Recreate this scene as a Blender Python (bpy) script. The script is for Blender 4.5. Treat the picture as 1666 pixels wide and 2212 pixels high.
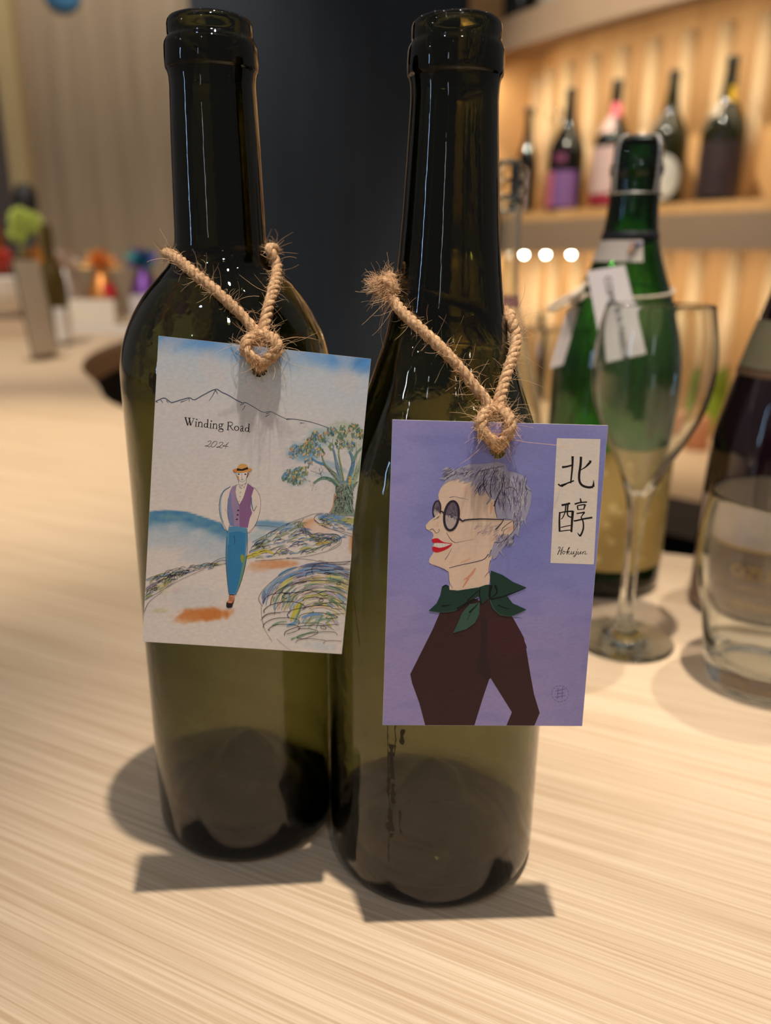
import bpy, bmesh, math, random
from math import sin, cos, pi, radians, tan, sqrt
from mathutils import Vector, Matrix, noise
from mathutils.geometry import tessellate_polygon

random.seed(7)
S = bpy.context.scene
COL = S.collection
for o in list(bpy.data.objects):
    bpy.data.objects.remove(o)

# ------------------------------------------------------------------ camera
F_PX, PITCH, ROLL, CAM_H = 1669.9, radians(17.775), radians(0.583), 0.228
cd = bpy.data.cameras.new('camera')
cam = bpy.data.objects.new('camera', cd)
COL.objects.link(cam)
cd.sensor_fit = 'VERTICAL'
cd.sensor_height = 24.0
cd.lens = F_PX / 2212 * 24.0
cd.clip_start = 0.01
cd.clip_end = 50
cam.rotation_mode = 'QUATERNION'
_R = Matrix.Rotation(radians(90) - PITCH, 4, 'X') @ Matrix.Rotation(ROLL, 4, 'Z')
cam.matrix_world = Matrix.Translation((0, 0, CAM_H)) @ _R
cd.dof.use_dof = True
cd.dof.focus_distance = 0.245
cd.dof.aperture_fstop = 4.3
S.camera = cam

# ------------------------------------------------------------------ colour management
S.view_settings.view_transform = 'Standard'
S.view_settings.look = 'None'
S.view_settings.gamma = 1.0
S.view_settings.use_curve_mapping = False
S.view_settings.exposure = 0.0
S.cycles.max_bounces = 24
S.cycles.transmission_bounces = 20
S.cycles.transparent_max_bounces = 24
S.cycles.glossy_bounces = 6
S.cycles.diffuse_bounces = 4
S.cycles.sample_clamp_indirect = 6.0

# ------------------------------------------------------------------ world: dim warm room
w = bpy.data.worlds.new('room_ambience')
S.world = w
w.use_nodes = True
w.node_tree.nodes['Background'].inputs[0].default_value = (1.0, 0.96, 0.92, 1)
w.node_tree.nodes['Background'].inputs[1].default_value = 0.125

# ------------------------------------------------------------------ ceiling downlights, added fill spots and shelf strips
def spot(name, loc, target, watts, col, radius=0.02, angle=80, blend=0.6):
    l = bpy.data.lights.new(name, 'SPOT')
    l.energy = watts
    l.color = col
    l.shadow_soft_size = radius
    l.spot_size = radians(angle)
    l.spot_blend = blend
    o = bpy.data.objects.new(name, l)
    COL.objects.link(o)
    o.location = loc
    o.rotation_euler = (Vector(target) - Vector(loc)).to_track_quat('-Z', 'Y').to_euler()
    return o
WARM = (1.0, 0.90, 0.80)
spot('downlight_and_fill', (0.10, 0.185, 1.5), (0.135, 0.255, 0), 102, WARM, 0.016, 33, 1.0)
spot('downlight_and_fill', (0.52, 0.66, 1.5), (0.33, 0.55, 0), 44, WARM, 0.016, 27, 0.6)
spot('downlight_and_fill', (-0.62, 0.98, 1.5), (-0.52, 0.88, 0), 125, (1.0, 0.88, 0.72), 0.03, 46, 0.9)
spot('downlight_and_fill', (-0.95, 1.40, 1.6), (-1.1, 2.25, 0), 105, WARM, 0.03, 82, 0.9)
spot('downlight_and_fill', (-1.05, 2.65, 2.1), (-1.15, 3.6, 0.85), 62, (1.0, 0.90, 0.74), 0.03, 84, 0.8)  # added wall wash that brightens the taupe panel wall
spot('downlight_and_fill', (0.22, 1.85, 1.9), (0.72, 2.72, 0.5), 148, (1.0, 0.88, 0.68), 0.03, 62, 0.8)  # added spot, lifts the shelf faces from the bar side
spot('downlight_and_fill', (0.25, -0.75, 1.6), (0.0, 0.2, 0.1), 11, (1.0, 0.97, 0.95), 0.05, 60)  # added front fill to lighten the two cards
spot('downlight_and_fill', (-0.45, -0.25, 1.3), (-0.1, 0.25, 0.2), 6, (0.45, 0.65, 1.0), 0.02, 60)

# added unseen cool strips, in place of a bright screen, for the neck streaks
def streak_light(loc, h, watts, col):
    l = bpy.data.lights.new('added_streak_light', 'AREA')
    l.shape = 'RECTANGLE'
    l.size, l.size_y = 0.06, h
    l.energy = watts
    l.color = col
    o = bpy.data.objects.new('added_streak_light', l)
    COL.objects.link(o)
    o.location = loc
    o.rotation_euler = (Vector((0, 0.28, 0.3)) - Vector(loc)).to_track_quat('-Z', 'Y').to_euler()
streak_light((-2.5, -0.75, 0.66), 0.62, 2.0, (0.40, 0.65, 1.0))
streak_light((-1.1, -2.6, 0.80), 0.5, 0.6, (0.8, 0.9, 1.0))
# more small ceiling lamps round the room; they show as glints on the bottles
for loc_ in ((-2.6, -1.4, 1.75), (-1.6, -2.4, 1.8), (-0.6, -2.8, 1.8), (0.7, -2.6, 1.8), (1.9, -2.0, 1.75), (-3.0, 0.2, 1.75), (2.6, -0.6, 1.7), (-2.2, -0.6, 1.2), (-1.0, -1.2, 1.6), (1.0, -1.0, 1.6), (0.25, 1.25, 1.7), (-0.25, 1.7, 1.75), (0.75, 1.35, 1.7), (0.10, 2.3, 1.8), (-0.7, 2.2, 1.8), (0.45, 0.2, 1.6), (-0.35, 0.45, 1.6)):
    l = bpy.data.lights.new('ceiling_lamp', 'POINT')
    l.energy = 1.4
    l.color = (0.86, 0.93, 1.0) if loc_[0] < -1 else (1.0, 0.92, 0.82)
    l.shadow_soft_size = 0.018
    o = bpy.data.objects.new('ceiling_lamp', l)
    COL.objects.link(o)
    o.location = loc_

def strip(name, p0, p1, aim, watts, width=0.03):
    p0, p1 = Vector(p0), Vector(p1)
    l = bpy.data.lights.new(name, 'AREA')
    l.shape = 'RECTANGLE'
    l.size = (p1 - p0).length
    l.size_y = width
    l.energy = watts
    l.color = (1.0, 0.82, 0.58)
    o = bpy.data.objects.new(name, l)
    COL.objects.link(o)
    z = -(Vector(aim)).normalized()
    x = (p1 - p0).normalized()
    y = z.cross(x).normalized()
    x = y.cross(z)
    m = Matrix((x, y, z)).transposed().to_4x4()
    m.translation = (p0 + p1) / 2
    o.matrix_world = m

# ------------------------------------------------------------------ sight lines: where a measured point of the place lies
def sight(px, py):
    a, b = px - 833, py - 1106
    u = a * cos(ROLL) + b * sin(ROLL)
    v = -a * sin(ROLL) + b * cos(ROLL)
    x, up = u / F_PX, -v / F_PX
    c, s = cos(PITCH), sin(PITCH)
    return Vector((x, c + up * s, -s + up * c))
def at(px, py, Y):
    r = sight(px, py)
    return Vector((0, 0, CAM_H)) + r * (Y / r.y)
def atz(px, py, Z):
    r = sight(px, py)
    return Vector((0, 0, CAM_H)) + r * ((Z - CAM_H) / r.z)

# ------------------------------------------------------------------ materials
def s2l(c):
    return tuple(((v / 255) / 12.92 if v / 255 <= 0.04045 else ((v / 255 + 0.055) / 1.055) ** 2.4) for v in c[:3])
MATS = {}
def pbr(name, col, rough=0.5, metal=0.0, spec=0.5, noise_amt=0.0, noise_scale=40, bump=0.0, bump_scale=200, **kw):
    if name in MATS:
        return MATS[name]
    m = bpy.data.materials.new(name)
    m.use_nodes = True
    nt = m.node_tree
    b = nt.nodes['Principled BSDF']
    b.inputs['Base Color'].default_value = (*col, 1)
    b.inputs['Roughness'].default_value = rough
    b.inputs['Metallic'].default_value = metal
    b.inputs['Specular IOR Level'].default_value = spec
    if noise_amt:
        tc = nt.nodes.new('ShaderNodeTexCoord')
        n = nt.nodes.new('ShaderNodeTexNoise')
        n.inputs['Scale'].default_value = noise_scale
        n.inputs['Detail'].default_value = 4
        mx = nt.nodes.new('ShaderNodeMixRGB')
        mx.inputs[1].default_value = (*[c * (1 - noise_amt) for c in col], 1)
        mx.inputs[2].default_value = (*[min(1, c * (1 + noise_amt)) for c in col], 1)
        nt.links.new(tc.outputs['Object'], n.inputs['Vector'])
        nt.links.new(n.outputs['Fac'], mx.inputs[0])
        nt.links.new(mx.outputs[0], b.inputs['Base Color'])
    if bump:
        tc = nt.nodes.new('ShaderNodeTexCoord')
        n = nt.nodes.new('ShaderNodeTexNoise')
        n.inputs['Scale'].default_value = bump_scale
        bp = nt.nodes.new('ShaderNodeBump')
        bp.inputs['Strength'].default_value = bump
        bp.inputs['Distance'].default_value = 0.002
        nt.links.new(tc.outputs['Object'], n.inputs['Vector'])
        nt.links.new(n.outputs['Fac'], bp.inputs['Height'])
        nt.links.new(bp.outputs[0], b.inputs['Normal'])
    for k, v in kw.items():
        b.inputs[k.replace('_', ' ')].default_value = v
    MATS[name] = m
    return m

def wood(name, c1, c2, axis_rot, scale=(6, 260, 1), rough=0.45, big=0.5, fine=1.0, coat=0.0):
    m = bpy.data.materials.new(name)
    m.use_nodes = True
    nt = m.node_tree
    b = nt.nodes['Principled BSDF']
    tc = nt.nodes.new('ShaderNodeTexCoord')
    mp = nt.nodes.new('ShaderNodeMapping')
    mp.inputs['Rotation'].default_value = axis_rot
    mp.inputs['Scale'].default_value = scale
    rt_ = nt.nodes.new('ShaderNodeMapping')
    rt_.inputs['Rotation'].default_value = axis_rot
    mp.inputs['Rotation'].default_value = (0, 0, 0)
    n1 = nt.nodes.new('ShaderNodeTexNoise')
    n1.inputs['Scale'].default_value = 1.0
    n1.inputs['Detail'].default_value = 5
    n1.inputs['Roughness'].default_value = 0.62
    n1.inputs['Distortion'].default_value = 0.25
    mp2 = nt.nodes.new('ShaderNodeMapping')
    mp2.inputs['Scale'].default_value = (scale[0] * 0.25, scale[1] * 0.1, scale[2] * 0.1 if scale[2] > 2 else scale[2])
    n2 = nt.nodes.new('ShaderNodeTexNoise')
    n2.inputs['Scale'].default_value = 1.0
    n2.inputs['Detail'].default_value = 3
    nt.links.new(tc.outputs['Object'], rt_.inputs[0])
    nt.links.new(rt_.outputs[0], mp.inputs[0])
    nt.links.new(rt_.outputs[0], mp2.inputs[0])
    nt.links.new(mp.outputs[0], n1.inputs['Vector'])
    nt.links.new(mp2.outputs[0], n2.inputs['Vector'])
    r1 = nt.nodes.new('ShaderNodeValToRGB')
    r1.color_ramp.elements[0].position = 0.36
    r1.color_ramp.elements[1].position = 0.60
    r1.color_ramp.elements[0].color = (*c2, 1)
    r1.color_ramp.elements[1].color = (*c1, 1)
    nt.links.new(n1.outputs['Fac'], r1.inputs[0])
    mx = nt.nodes.new('ShaderNodeMixRGB')
    mx.blend_type = 'MULTIPLY'
    mx.inputs[0].default_value = big
    r2 = nt.nodes.new('ShaderNodeValToRGB')
    r2.color_ramp.elements[0].position = 0.3
    r2.color_ramp.elements[0].color = (0.80, 0.76, 0.72, 1)
    r2.color_ramp.elements[1].position = 0.65
    nt.links.new(n2.outputs['Fac'], r2.inputs[0])
    nt.links.new(r1.outputs[0], mx.inputs[1])
    nt.links.new(r2.outputs[0], mx.inputs[2])
    nt.links.new(mx.outputs[0], b.inputs['Base Color'])
    b.inputs['Roughness'].default_value = rough
    b.inputs['Coat Weight'].default_value = coat
    bp = nt.nodes.new('ShaderNodeBump')
    bp.inputs['Strength'].default_value = 0.08 * fine
    bp.inputs['Distance'].default_value = 0.0004
    nt.links.new(n1.outputs['Fac'], bp.inputs['Height'])
    nt.links.new(bp.outputs[0], b.inputs['Normal'])
    return m

def glass(name, density=0.0, col=(1, 1, 1), rough=0.0, tint=(1, 1, 1), ior=1.5, wavy=0.0):
    m = bpy.data.materials.new(name)
    m.use_nodes = True
    nt = m.node_tree
    nt.nodes.clear()
    out = nt.nodes.new('ShaderNodeOutputMaterial')
    g = nt.nodes.new('ShaderNodeBsdfGlass')
    g.inputs['Color'].default_value = (*tint, 1)
    g.inputs['Roughness'].default_value = rough
    g.inputs['IOR'].default_value = ior
    nt.links.new(g.outputs[0], out.inputs['Surface'])
    if wavy:
        tc = nt.nodes.new('ShaderNodeTexCoord')
        n = nt.nodes.new('ShaderNodeTexNoise')
        n.inputs['Scale'].default_value = 170
        n.inputs['Detail'].default_value = 2
        bp = nt.nodes.new('ShaderNodeBump')
        bp.inputs['Strength'].default_value = wavy
        bp.inputs['Distance'].default_value = 0.0002
        nt.links.new(tc.outputs['Object'], n.inputs['Vector'])
        nt.links.new(n.outputs['Fac'], bp.inputs['Height'])
        nt.links.new(bp.outputs[0], g.inputs['Normal'])
    if density:
        v = nt.nodes.new('ShaderNodeVolumeAbsorption')
        v.inputs['Color'].default_value = (*col, 1)
        v.inputs['Density'].default_value = density
        nt.links.new(v.outputs[0], out.inputs['Volume'])
    return m

def thin_glass(name, tint=(0.95, 0.96, 0.94), gloss=0.9):
    """one-surface pane or wall: clear with mirror-like reflection that grows towards grazing angles"""
    m = bpy.data.materials.new(name)
    m.use_nodes = True
    nt = m.node_tree
    nt.nodes.clear()
    out = nt.nodes.new('ShaderNodeOutputMaterial')
    t = nt.nodes.new('ShaderNodeBsdfTransparent')
    t.inputs['Color'].default_value = (*tint, 1)
    g = nt.nodes.new('ShaderNodeBsdfGlossy')
    g.inputs['Roughness'].default_value = 0.02
    fr = nt.nodes.new('ShaderNodeFresnel')
    fr.inputs['IOR'].default_value = 1.45
    mm = nt.nodes.new('ShaderNodeMath')
    mm.operation = 'MULTIPLY'
    mm.inputs[1].default_value = gloss
    mx = nt.nodes.new('ShaderNodeMixShader')
    nt.links.new(fr.outputs[0], mm.inputs[0])
    nt.links.new(mm.outputs[0], mx.inputs[0])
    nt.links.new(t.outputs[0], mx.inputs[1])
    nt.links.new(g.outputs[0], mx.inputs[2])
    nt.links.new(mx.outputs[0], out.inputs['Surface'])
    return m

def emit(name, col, strength):
    m = bpy.data.materials.new(name)
    m.use_nodes = True
    nt = m.node_tree
    nt.nodes.clear()
    out = nt.nodes.new('ShaderNodeOutputMaterial')
    e = nt.nodes.new('ShaderNodeEmission')
    e.inputs[0].default_value = (*col, 1)
    e.inputs[1].default_value = strength
    nt.links.new(e.outputs[0], out.inputs['Surface'])
    return m

def ink_mat(name, rough=0.65, grain=0.08, bump=0.13):
    """printed paper: colour comes from the print's own colour layer, with paper grain on top"""
    m = bpy.data.materials.new(name)
    m.use_nodes = True
    nt = m.node_tree
    b = nt.nodes['Principled BSDF']
    a = nt.nodes.new('ShaderNodeVertexColor')
    a.layer_name = 'ink'
    tc = nt.nodes.new('ShaderNodeTexCoord')
    mp = nt.nodes.new('ShaderNodeMapping')
    mp.inputs['Scale'].default_value = (700, 700, 1500)
    n = nt.nodes.new('ShaderNodeTexNoise')
    n.inputs['Scale'].default_value = 1.0
    n.inputs['Detail'].default_value = 3
    nt.links.new(tc.outputs['Object'], mp.inputs[0])
    nt.links.new(mp.outputs[0], n.inputs['Vector'])
    r = nt.nodes.new('ShaderNodeMapRange')
    r.inputs['From Min'].default_value = 0.3
    r.inputs['From Max'].default_value = 0.7
    r.inputs['To Min'].default_value = 1 - grain
    r.inputs['To Max'].default_value = 1.0
    nt.links.new(n.outputs['Fac'], r.inputs[0])
    mx = nt.nodes.new('ShaderNodeMixRGB')
    mx.blend_type = 'MULTIPLY'
    mx.inputs[0].default_value = 1
    nt.links.new(a.outputs[0], mx.inputs[1])
    nt.links.new(r.outputs[0], mx.inputs[2])
    nt.links.new(mx.outputs[0], b.inputs['Base Color'])
    bp = nt.nodes.new('ShaderNodeBump')
    bp.inputs['Strength'].default_value = bump
    bp.inputs['Distance'].default_value = 0.00008
    nt.links.new(n.outputs['Fac'], bp.inputs['Height'])
    nt.links.new(bp.outputs[0], b.inputs['Normal'])
    b.inputs['Roughness'].default_value = rough
    b.inputs['Specular IOR Level'].default_value = 0.25
    return m

# ------------------------------------------------------------------ mesh helpers
def link(name, me, mat=None, parent=None, loc=None, smooth=False):
    o = bpy.data.objects.new(name, me)
    COL.objects.link(o)
    if mat:
        me.materials.append(mat)
    if parent:
        o.parent = parent
    if loc is not None:
        o.location = loc
    if smooth:
        for p in me.polygons:
            p.use_smooth = True
    return o
def mesh(name, verts, faces, mat=None, parent=None, loc=None, smooth=False):
    me = bpy.data.meshes.new(name)
    me.from_pydata([tuple(v) for v in verts], [], faces)
    me.update()
    return link(name, me, mat, parent, loc, smooth)
def thing(name, label, cat, loc=(0, 0, 0), rz=0.0, group=None):
    o = bpy.data.objects.new(name, None)
    COL.objects.link(o)
    o.empty_display_size = 0.02
    o.location = loc
    o.rotation_euler = (0, 0, rz)
    return tag(o, label, cat, group)
def tag(o, label, cat, group=None):
    o['label'] = label
    o['category'] = cat
    if group:
        o['group'] = group
    return o
def struct(o):
    o['kind'] = 'structure'
    return o
def catmull(pts, n=8, closed=False):
    pts = [Vector(p) for p in pts]
    if len(pts) < 3 and not closed:
        return [pts[0].lerp(pts[-1], i / n) for i in range(n + 1)]
    out = []
    L = len(pts)
    rng = range(L if closed else L - 1)
    for i in rng:
        if closed:
            p0, p1, p2, p3 = pts[(i - 1) % L], pts[i], pts[(i + 1) % L], pts[(i + 2) % L]
        else:
            p1, p2 = pts[i], pts[i + 1]
            p0 = pts[i - 1] if i else p1 * 2 - p2
            p3 = pts[i + 2] if i + 2 < L else p2 * 2 - p1
        for k in range(n):
            t = k / n
            out.append(0.5 * ((2 * p1) + (p2 - p0) * t + (2 * p0 - 5 * p1 + 4 * p2 - p3) * t * t + (3 * p1 - p0 - 3 * p2 + p3) * t ** 3))
    if not closed:
        out.append(pts[-1].copy())
    return out
def lathe_data(profile, seg=64, closed=False, a0=0.0, a1=2 * pi):
    full = abs(a1 - a0 - 2 * pi) < 1e-6
    ns = seg if full else seg + 1
    verts, rows = [], []
    for r, z in profile:
        if r < 1e-6:
            rows.append([len(verts)] * ns)
            verts.append((0, 0, z))
        else:
            rows.append(list(range(len(verts), len(verts) + ns)))
            for i in range(ns):
                a = a0 + (a1 - a0) * i / seg
                verts.append((r * cos(a), r * sin(a), z))
    faces = []
    n = len(profile)
    for j in range(n if closed else n - 1):
        A, B = rows[j], rows[(j + 1) % n]
        for i in range(seg):
            k = (i + 1) % ns
            f = [A[i], A[k], B[k], B[i]]
            g = []
            for x in f:
                if x not in g:
                    g.append(x)
            if len(g) > 2:
                faces.append(g)
    return verts, faces
def lathe(name, profile, mat, parent=None, loc=None, seg=64, closed=False, **kw):
    v, f = lathe_data(profile, seg, closed, **kw)
    return mesh(name, v, f, mat, parent, loc, True)
def tube_data(path, rad, sides=8, cap=True, closed=False):
    path = [Vector(p) for p in path]
    n = len(path)
    verts, faces = [], []
    up = None
    for i, p in enumerate(path):
        a = path[i - 1] if i else (path[-1] if closed else path[0])
        b = path[i + 1] if i + 1 < n else (path[0] if closed else path[-1])
        t = (b - a)
        t = t.normalized() if t.length > 1e-12 else Vector((0, 0, 1))
        if up is None:
            up = t.orthogonal().normalized()
        up = (up - t * up.dot(t))
        up = up.normalized() if up.length > 1e-9 else t.orthogonal().normalized()
        s = t.cross(up)
        r = rad(i / max(1, n - 1)) if callable(rad) else rad
        for k in range(sides):
            ang = 2 * pi * k / sides
            verts.append(p + (up * cos(ang) + s * sin(ang)) * r)
    m = n if closed else n - 1
    for i in range(m):
        for k in range(sides):
            a, b = i * sides + k, i * sides + (k + 1) % sides
            c, d = ((i + 1) % n) * sides + (k + 1) % sides, ((i + 1) % n) * sides + k
            faces.append((a, b, c, d))
    if cap and not closed:
        faces.append(tuple(range(sides - 1, -1, -1)))
        faces.append(tuple(range((n - 1) * sides, n * sides)))
    return verts, faces
def tube(name, path, rad, mat, parent=None, loc=None, sides=8, closed=False):
    v, f = tube_data(path, rad, sides, True, closed)
    return mesh(name, v, f, mat, parent, loc, True)
def merge(parts):
    V, Fc = [], []
    for v, f in parts:
        o = len(V)
        V += [tuple(x) for x in v]
        Fc += [tuple(i + o for i in q) for q in f]
    return V, Fc
def box_data(x0, x1, y0, y1, z0, z1):
    v = [(x, y, z) for z in (z0, z1) for y in (y0, y1) for x in (x0, x1)]
    f = [(0, 2, 3, 1), (4, 5, 7, 6), (0, 1, 5, 4), (2, 6, 7, 3), (0, 4, 6, 2), (1, 3, 7, 5)]
    return v, f
def box(name, x0, x1, y0, y1, z0, z1, mat, parent=None, bevel=0.0, loc=None):
    v, f = box_data(x0, x1, y0, y1, z0, z1)
    o = mesh(name, v, f, mat, parent, loc)
    if bevel:
        bm = bmesh.new()
        bm.from_mesh(o.data)
        bmesh.ops.bevel(bm, geom=bm.edges[:], offset=bevel, segments=2, affect='EDGES')
        bm.to_mesh(o.data)
        bm.free()
    return o
def prism(name, outline, z0, z1, mat, parent=None, loc=None):
    n = len(outline)
    v = [(x, y, z0) for x, y in outline] + [(x, y, z1) for x, y in outline]
    tri = tessellate_polygon([[Vector((x, y, 0)) for x, y in outline]])
    f = [tuple(t) for t in tri] + [tuple(i + n for i in reversed(t)) for t in tri]
    for i in range(n):
        j = (i + 1) % n
        f.append((i, j, j + n, i + n))
    o = mesh(name, v, f, mat, parent, loc)
    bm = bmesh.new()
    bm.from_mesh(o.data)
    bmesh.ops.recalc_face_normals(bm, faces=bm.faces[:])
    bm.to_mesh(o.data)
    bm.free()
    return o
def smooth_profile(pts, n=6):
    return [(max(0, p.x), p.y) for p in catmull([Vector((r, z, 0)) for r, z in pts], n)]

# ================================================================== LARGE STRUCTURE
M_counter = wood('pale_ash_laminate', s2l((226, 201, 169)), s2l((200, 171, 137)), (0, 0, radians(25)), (6, 640, 1), rough=0.42, big=0.5)
M_edge = pbr('counter_edge_veneer', s2l((176, 146, 110)), 0.5, noise_amt=0.08, noise_scale=20)
M_dark = pbr('black_under_counter', (0.006, 0.005, 0.005), 0.7)

# inner edge of the curved bar, seen in plan
inner = [(1.5, 0.10), (1.1, 0.27), (0.75, 0.40), (0.45, 0.515), (0.257, 0.598), (0.225, 0.616), (0.10, 0.735), (-0.10, 0.93),
         (-0.434, 1.259), (-0.564, 1.507), (-0.69, 1.76), (-0.77, 2.05), (-0.80, 2.37), (-0.80, 2.75), (-0.80, 3.5)]
inner_s = [(p.x, p.y) for p in catmull([Vector((x, y, 0)) for x, y in inner], 8)]
counter = thing('bar_counter', 'pale wood-grain bar counter with a curved inner edge, carrying the bottles', 'counter')
top_poly = inner_s + [(-3.2, 3.5), (-3.2, -0.9), (1.5, -0.9)]
prism('countertop', top_poly, -0.012, 0.0, M_counter, counter)
def band(name, path, z0, z1, mat, parent=None, off=0.0):
    v, f = [], []
    for i, (x, y) in enumerate(path):
        v += [(x, y, z0), (x, y, z1)]
    for i in range(len(path) - 1):
        f.append((2 * i, 2 * i + 2, 2 * i + 3, 2 * i + 1))
    o = mesh(name, v, f, mat, parent, None, True)
    return o
def shift(path, d):
    out = []
    for i, (x, y) in enumerate(path):
        a, b = path[max(0, i - 1)], path[min(len(path) - 1, i + 1)]
        t = Vector((b[0] - a[0], b[1] - a[1])).normalized()
        out.append((x + t.y * d, y - t.x * d))
    return out
in2 = shift(inner_s, -0.004)
prism('edge_band', inner_s + list(reversed(shift(inner_s, -0.03))), -0.075, -0.012, M_edge, counter)
ins = shift(inner_s, -0.10)
prism('counter_body', ins + [(-3.1, 3.5), (-3.1, -0.8), (1.5, -0.8)], -1.0, -0.0125, M_dark, counter)

struct(box('floor', -5, 4, -2, 7, -1.05, -1.0, pbr('dark_floor', (0.02, 0.018, 0.016), 0.5)))

# far walls
M_panel = wood('taupe_wood_panel', s2l((158, 140, 118)), s2l((140, 122, 101)), (0, 0, 0), (34, 1, 0.8), rough=0.6, big=0.5)
M_navy = wood('navy_black_panel', s2l((28, 40, 54)), s2l((22, 33, 46)), (0, 0, 0), (40, 1, 1), rough=0.75, big=0.3)
struct(box('wall_left', -1.505, -0.80, 3.55, 3.65, -1.0, 2.6, M_panel))
struct(box('wall_back', -0.80, 0.318, 3.52, 3.65, -1.0, 2.6, M_navy))
struct(box('trim_1', -1.585, -1.505, 3.50, 3.65, -1.0, 2.6, pbr('pale_yellow_trim', s2l((176, 156, 116)), 0.55, noise_amt=0.05)))
struct(box('wall_far', -4.5, -1.4, 5.2, 5.3, -1.0, 1.50, pbr('far_wall_grey_beige', s2l((178, 158, 150)), 0.7, noise_amt=0.04)))
struct(box('trim_2', -4.5, -1.4, 5.18, 5.3, 1.50, 2.8, pbr('far_wall_dark_upper', s2l((46, 34, 34)), 0.7)))

# ---- the curved shelf wall at the right
fedge = [(1.45, 1.98), (1.15, 2.22), (0.95, 2.42), (0.797, 2.60), (0.66, 2.77), (0.53, 2.95), (0.42, 3.12), (0.35, 3.30), (0.31, 3.50)]
fe = [(p.x, p.y) for p in catmull([Vector((x, y, 0)) for x, y in fedge], 6)]
fe_r = fe
wallp = shift(fe, 0.30)
M_bay = wood('honey_wood_backing', s2l((214, 172, 118)), s2l((200, 156, 102)), (0, 0, 0), (8, 8, 0.9), rough=0.55, big=0.35)
M_slat = wood('honey_wood_slat', s2l((250, 226, 186)), s2l((242, 214, 170)), (0, 0, 0), (10, 10, 0.9), rough=0.42, big=0.3)
M_shelf = pbr('taupe_shelf_face', s2l((158, 134, 112)), 0.55, noise_amt=0.05, noise_scale=12)
wall = struct(prism('wall_right', wallp + list(reversed(shift(fe, 0.36))), -1.0, 2.4, M_bay))
# rounded vertical slats, evenly spaced along the curve
def along(path, step, start=0.0):
    pts, d, nxt = [], 0.0, start
    for i in range(len(path) - 1):
        a, b = Vector(path[i]), Vector(path[i + 1])
        L = (b - a).length
        while nxt <= d + L:
            t = (nxt - d) / L
            pts.append((a.lerp(b, t), (b - a).normalized()))
            nxt += step
        d += L
    return pts
sl = []
ns = 10
for i in range(ns + 1):
    a = pi * i / ns
    sl.append((0.024 * cos(a), 0.032 * sin(a)))
slat_me = None
for i, (p, t) in enumerate(along(shift(fe, 0.2995), 0.128, 0.03)):
    for z0, z1, tagk in ((-0.326, 0.276, 'l'), (0.382, 0.955, 'u')):
        v = [(x, -y, z) for z in (0.0, 1.0) for x, y in sl]
        n = len(sl)
        f = [(k, k + 1, k + 1 + n, k + n) for k in range(n - 1)] + [tuple(range(n - 1, -1, -1)), tuple(range(n, 2 * n))]
        if slat_me is None:
            slat_me = bpy.data.meshes.new('slat')
            slat_me.from_pydata(v, [], f)
            slat_me.materials.append(M_slat)
            for q in slat_me.polygons:
                q.use_smooth = len(q.vertices) == 4
        o = bpy.data.objects.new('slat', slat_me)
        COL.objects.link(o)
        o.parent = wall
        o.location = (p.x, p.y, z0)
        o.rotation_euler = (0, 0, math.atan2(-t.y, -t.x))
        o.scale = (1, 1, z1 - z0)

def shelf(name, z0, z1, label):
    t = thing(name, label, 'shelf')
    prism('shelf_board', fe + list(reversed(shift(fe, 0.2992))), z1 - 0.03, z1, M_shelf, t)
    prism('shelf_face', shift(fe, -0.002) + list(reversed(shift(fe, 0.018))), z0, z1 + 0.001, M_shelf, t)
    return t
shelf('display_shelf', 0.276, 0.381, 'taupe curved display shelf carrying the row of tall bottles')
shelf('display_shelf', 0.955, 1.06, 'taupe curved overhead shelf above the row of tall bottles')
t = thing('bottle_riser', 'low honey wood riser under the tall bottles on the shelf', 'riser')
pe, pw = fe[-1], shift(fe, 0.2992)[-1]
struct(prism('trim_3', [(pe[0], pe[1] - 0.02), (pw[0] + 0.05, pw[1] - 0.02), (pw[0] + 0.05, pw[1] + 0.01), (pe[0], pe[1] + 0.01)], -1.0, 2.4, M_bay))
prism('riser_board', shift(fe, 0.06) + list(reversed(shift(fe, 0.262))), 0.3815, 0.418, M_bay, t)

# lower back counter below the shelves
bc = shift(fe, -0.52)
t = thing('back_counter', 'pale low back counter below the lit shelves, behind the bar', 'counter')
prism('worktop', bc + list(reversed(shift(fe, 0.2992))), -0.38, -0.33, M_counter, t)
prism('worktop_edge', shift(bc, -0.004) + list(reversed(shift(bc, 0.012))), -0.43, -0.331, M_shelf, t)
prism('cabinet_body', shift(bc, 0.06) + list(reversed(shift(fe, 0.29))), -1.0, -0.381, M_dark, t)

# led strips tucked under the shelves, behind their faces
for (i0, i1) in ((0, 12), (12, 24), (24, 36), (36, 47)):
    for z, wts in ((0.945, 7.0), (0.266, 6.2)):
        pa, pb = shift(fe, 0.05)[i0], shift(fe, 0.05)[i1]
        d = Vector((pb[0] - pa[0], pb[1] - pa[1], 0)).normalized()
        nrm = Vector((d.y, -d.x, 0))
        strip('shelf_led_strip', (*pa, z), (*pb, z), nrm * 0.55 + Vector((0, 0, -1)), wts * 0.155)

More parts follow.
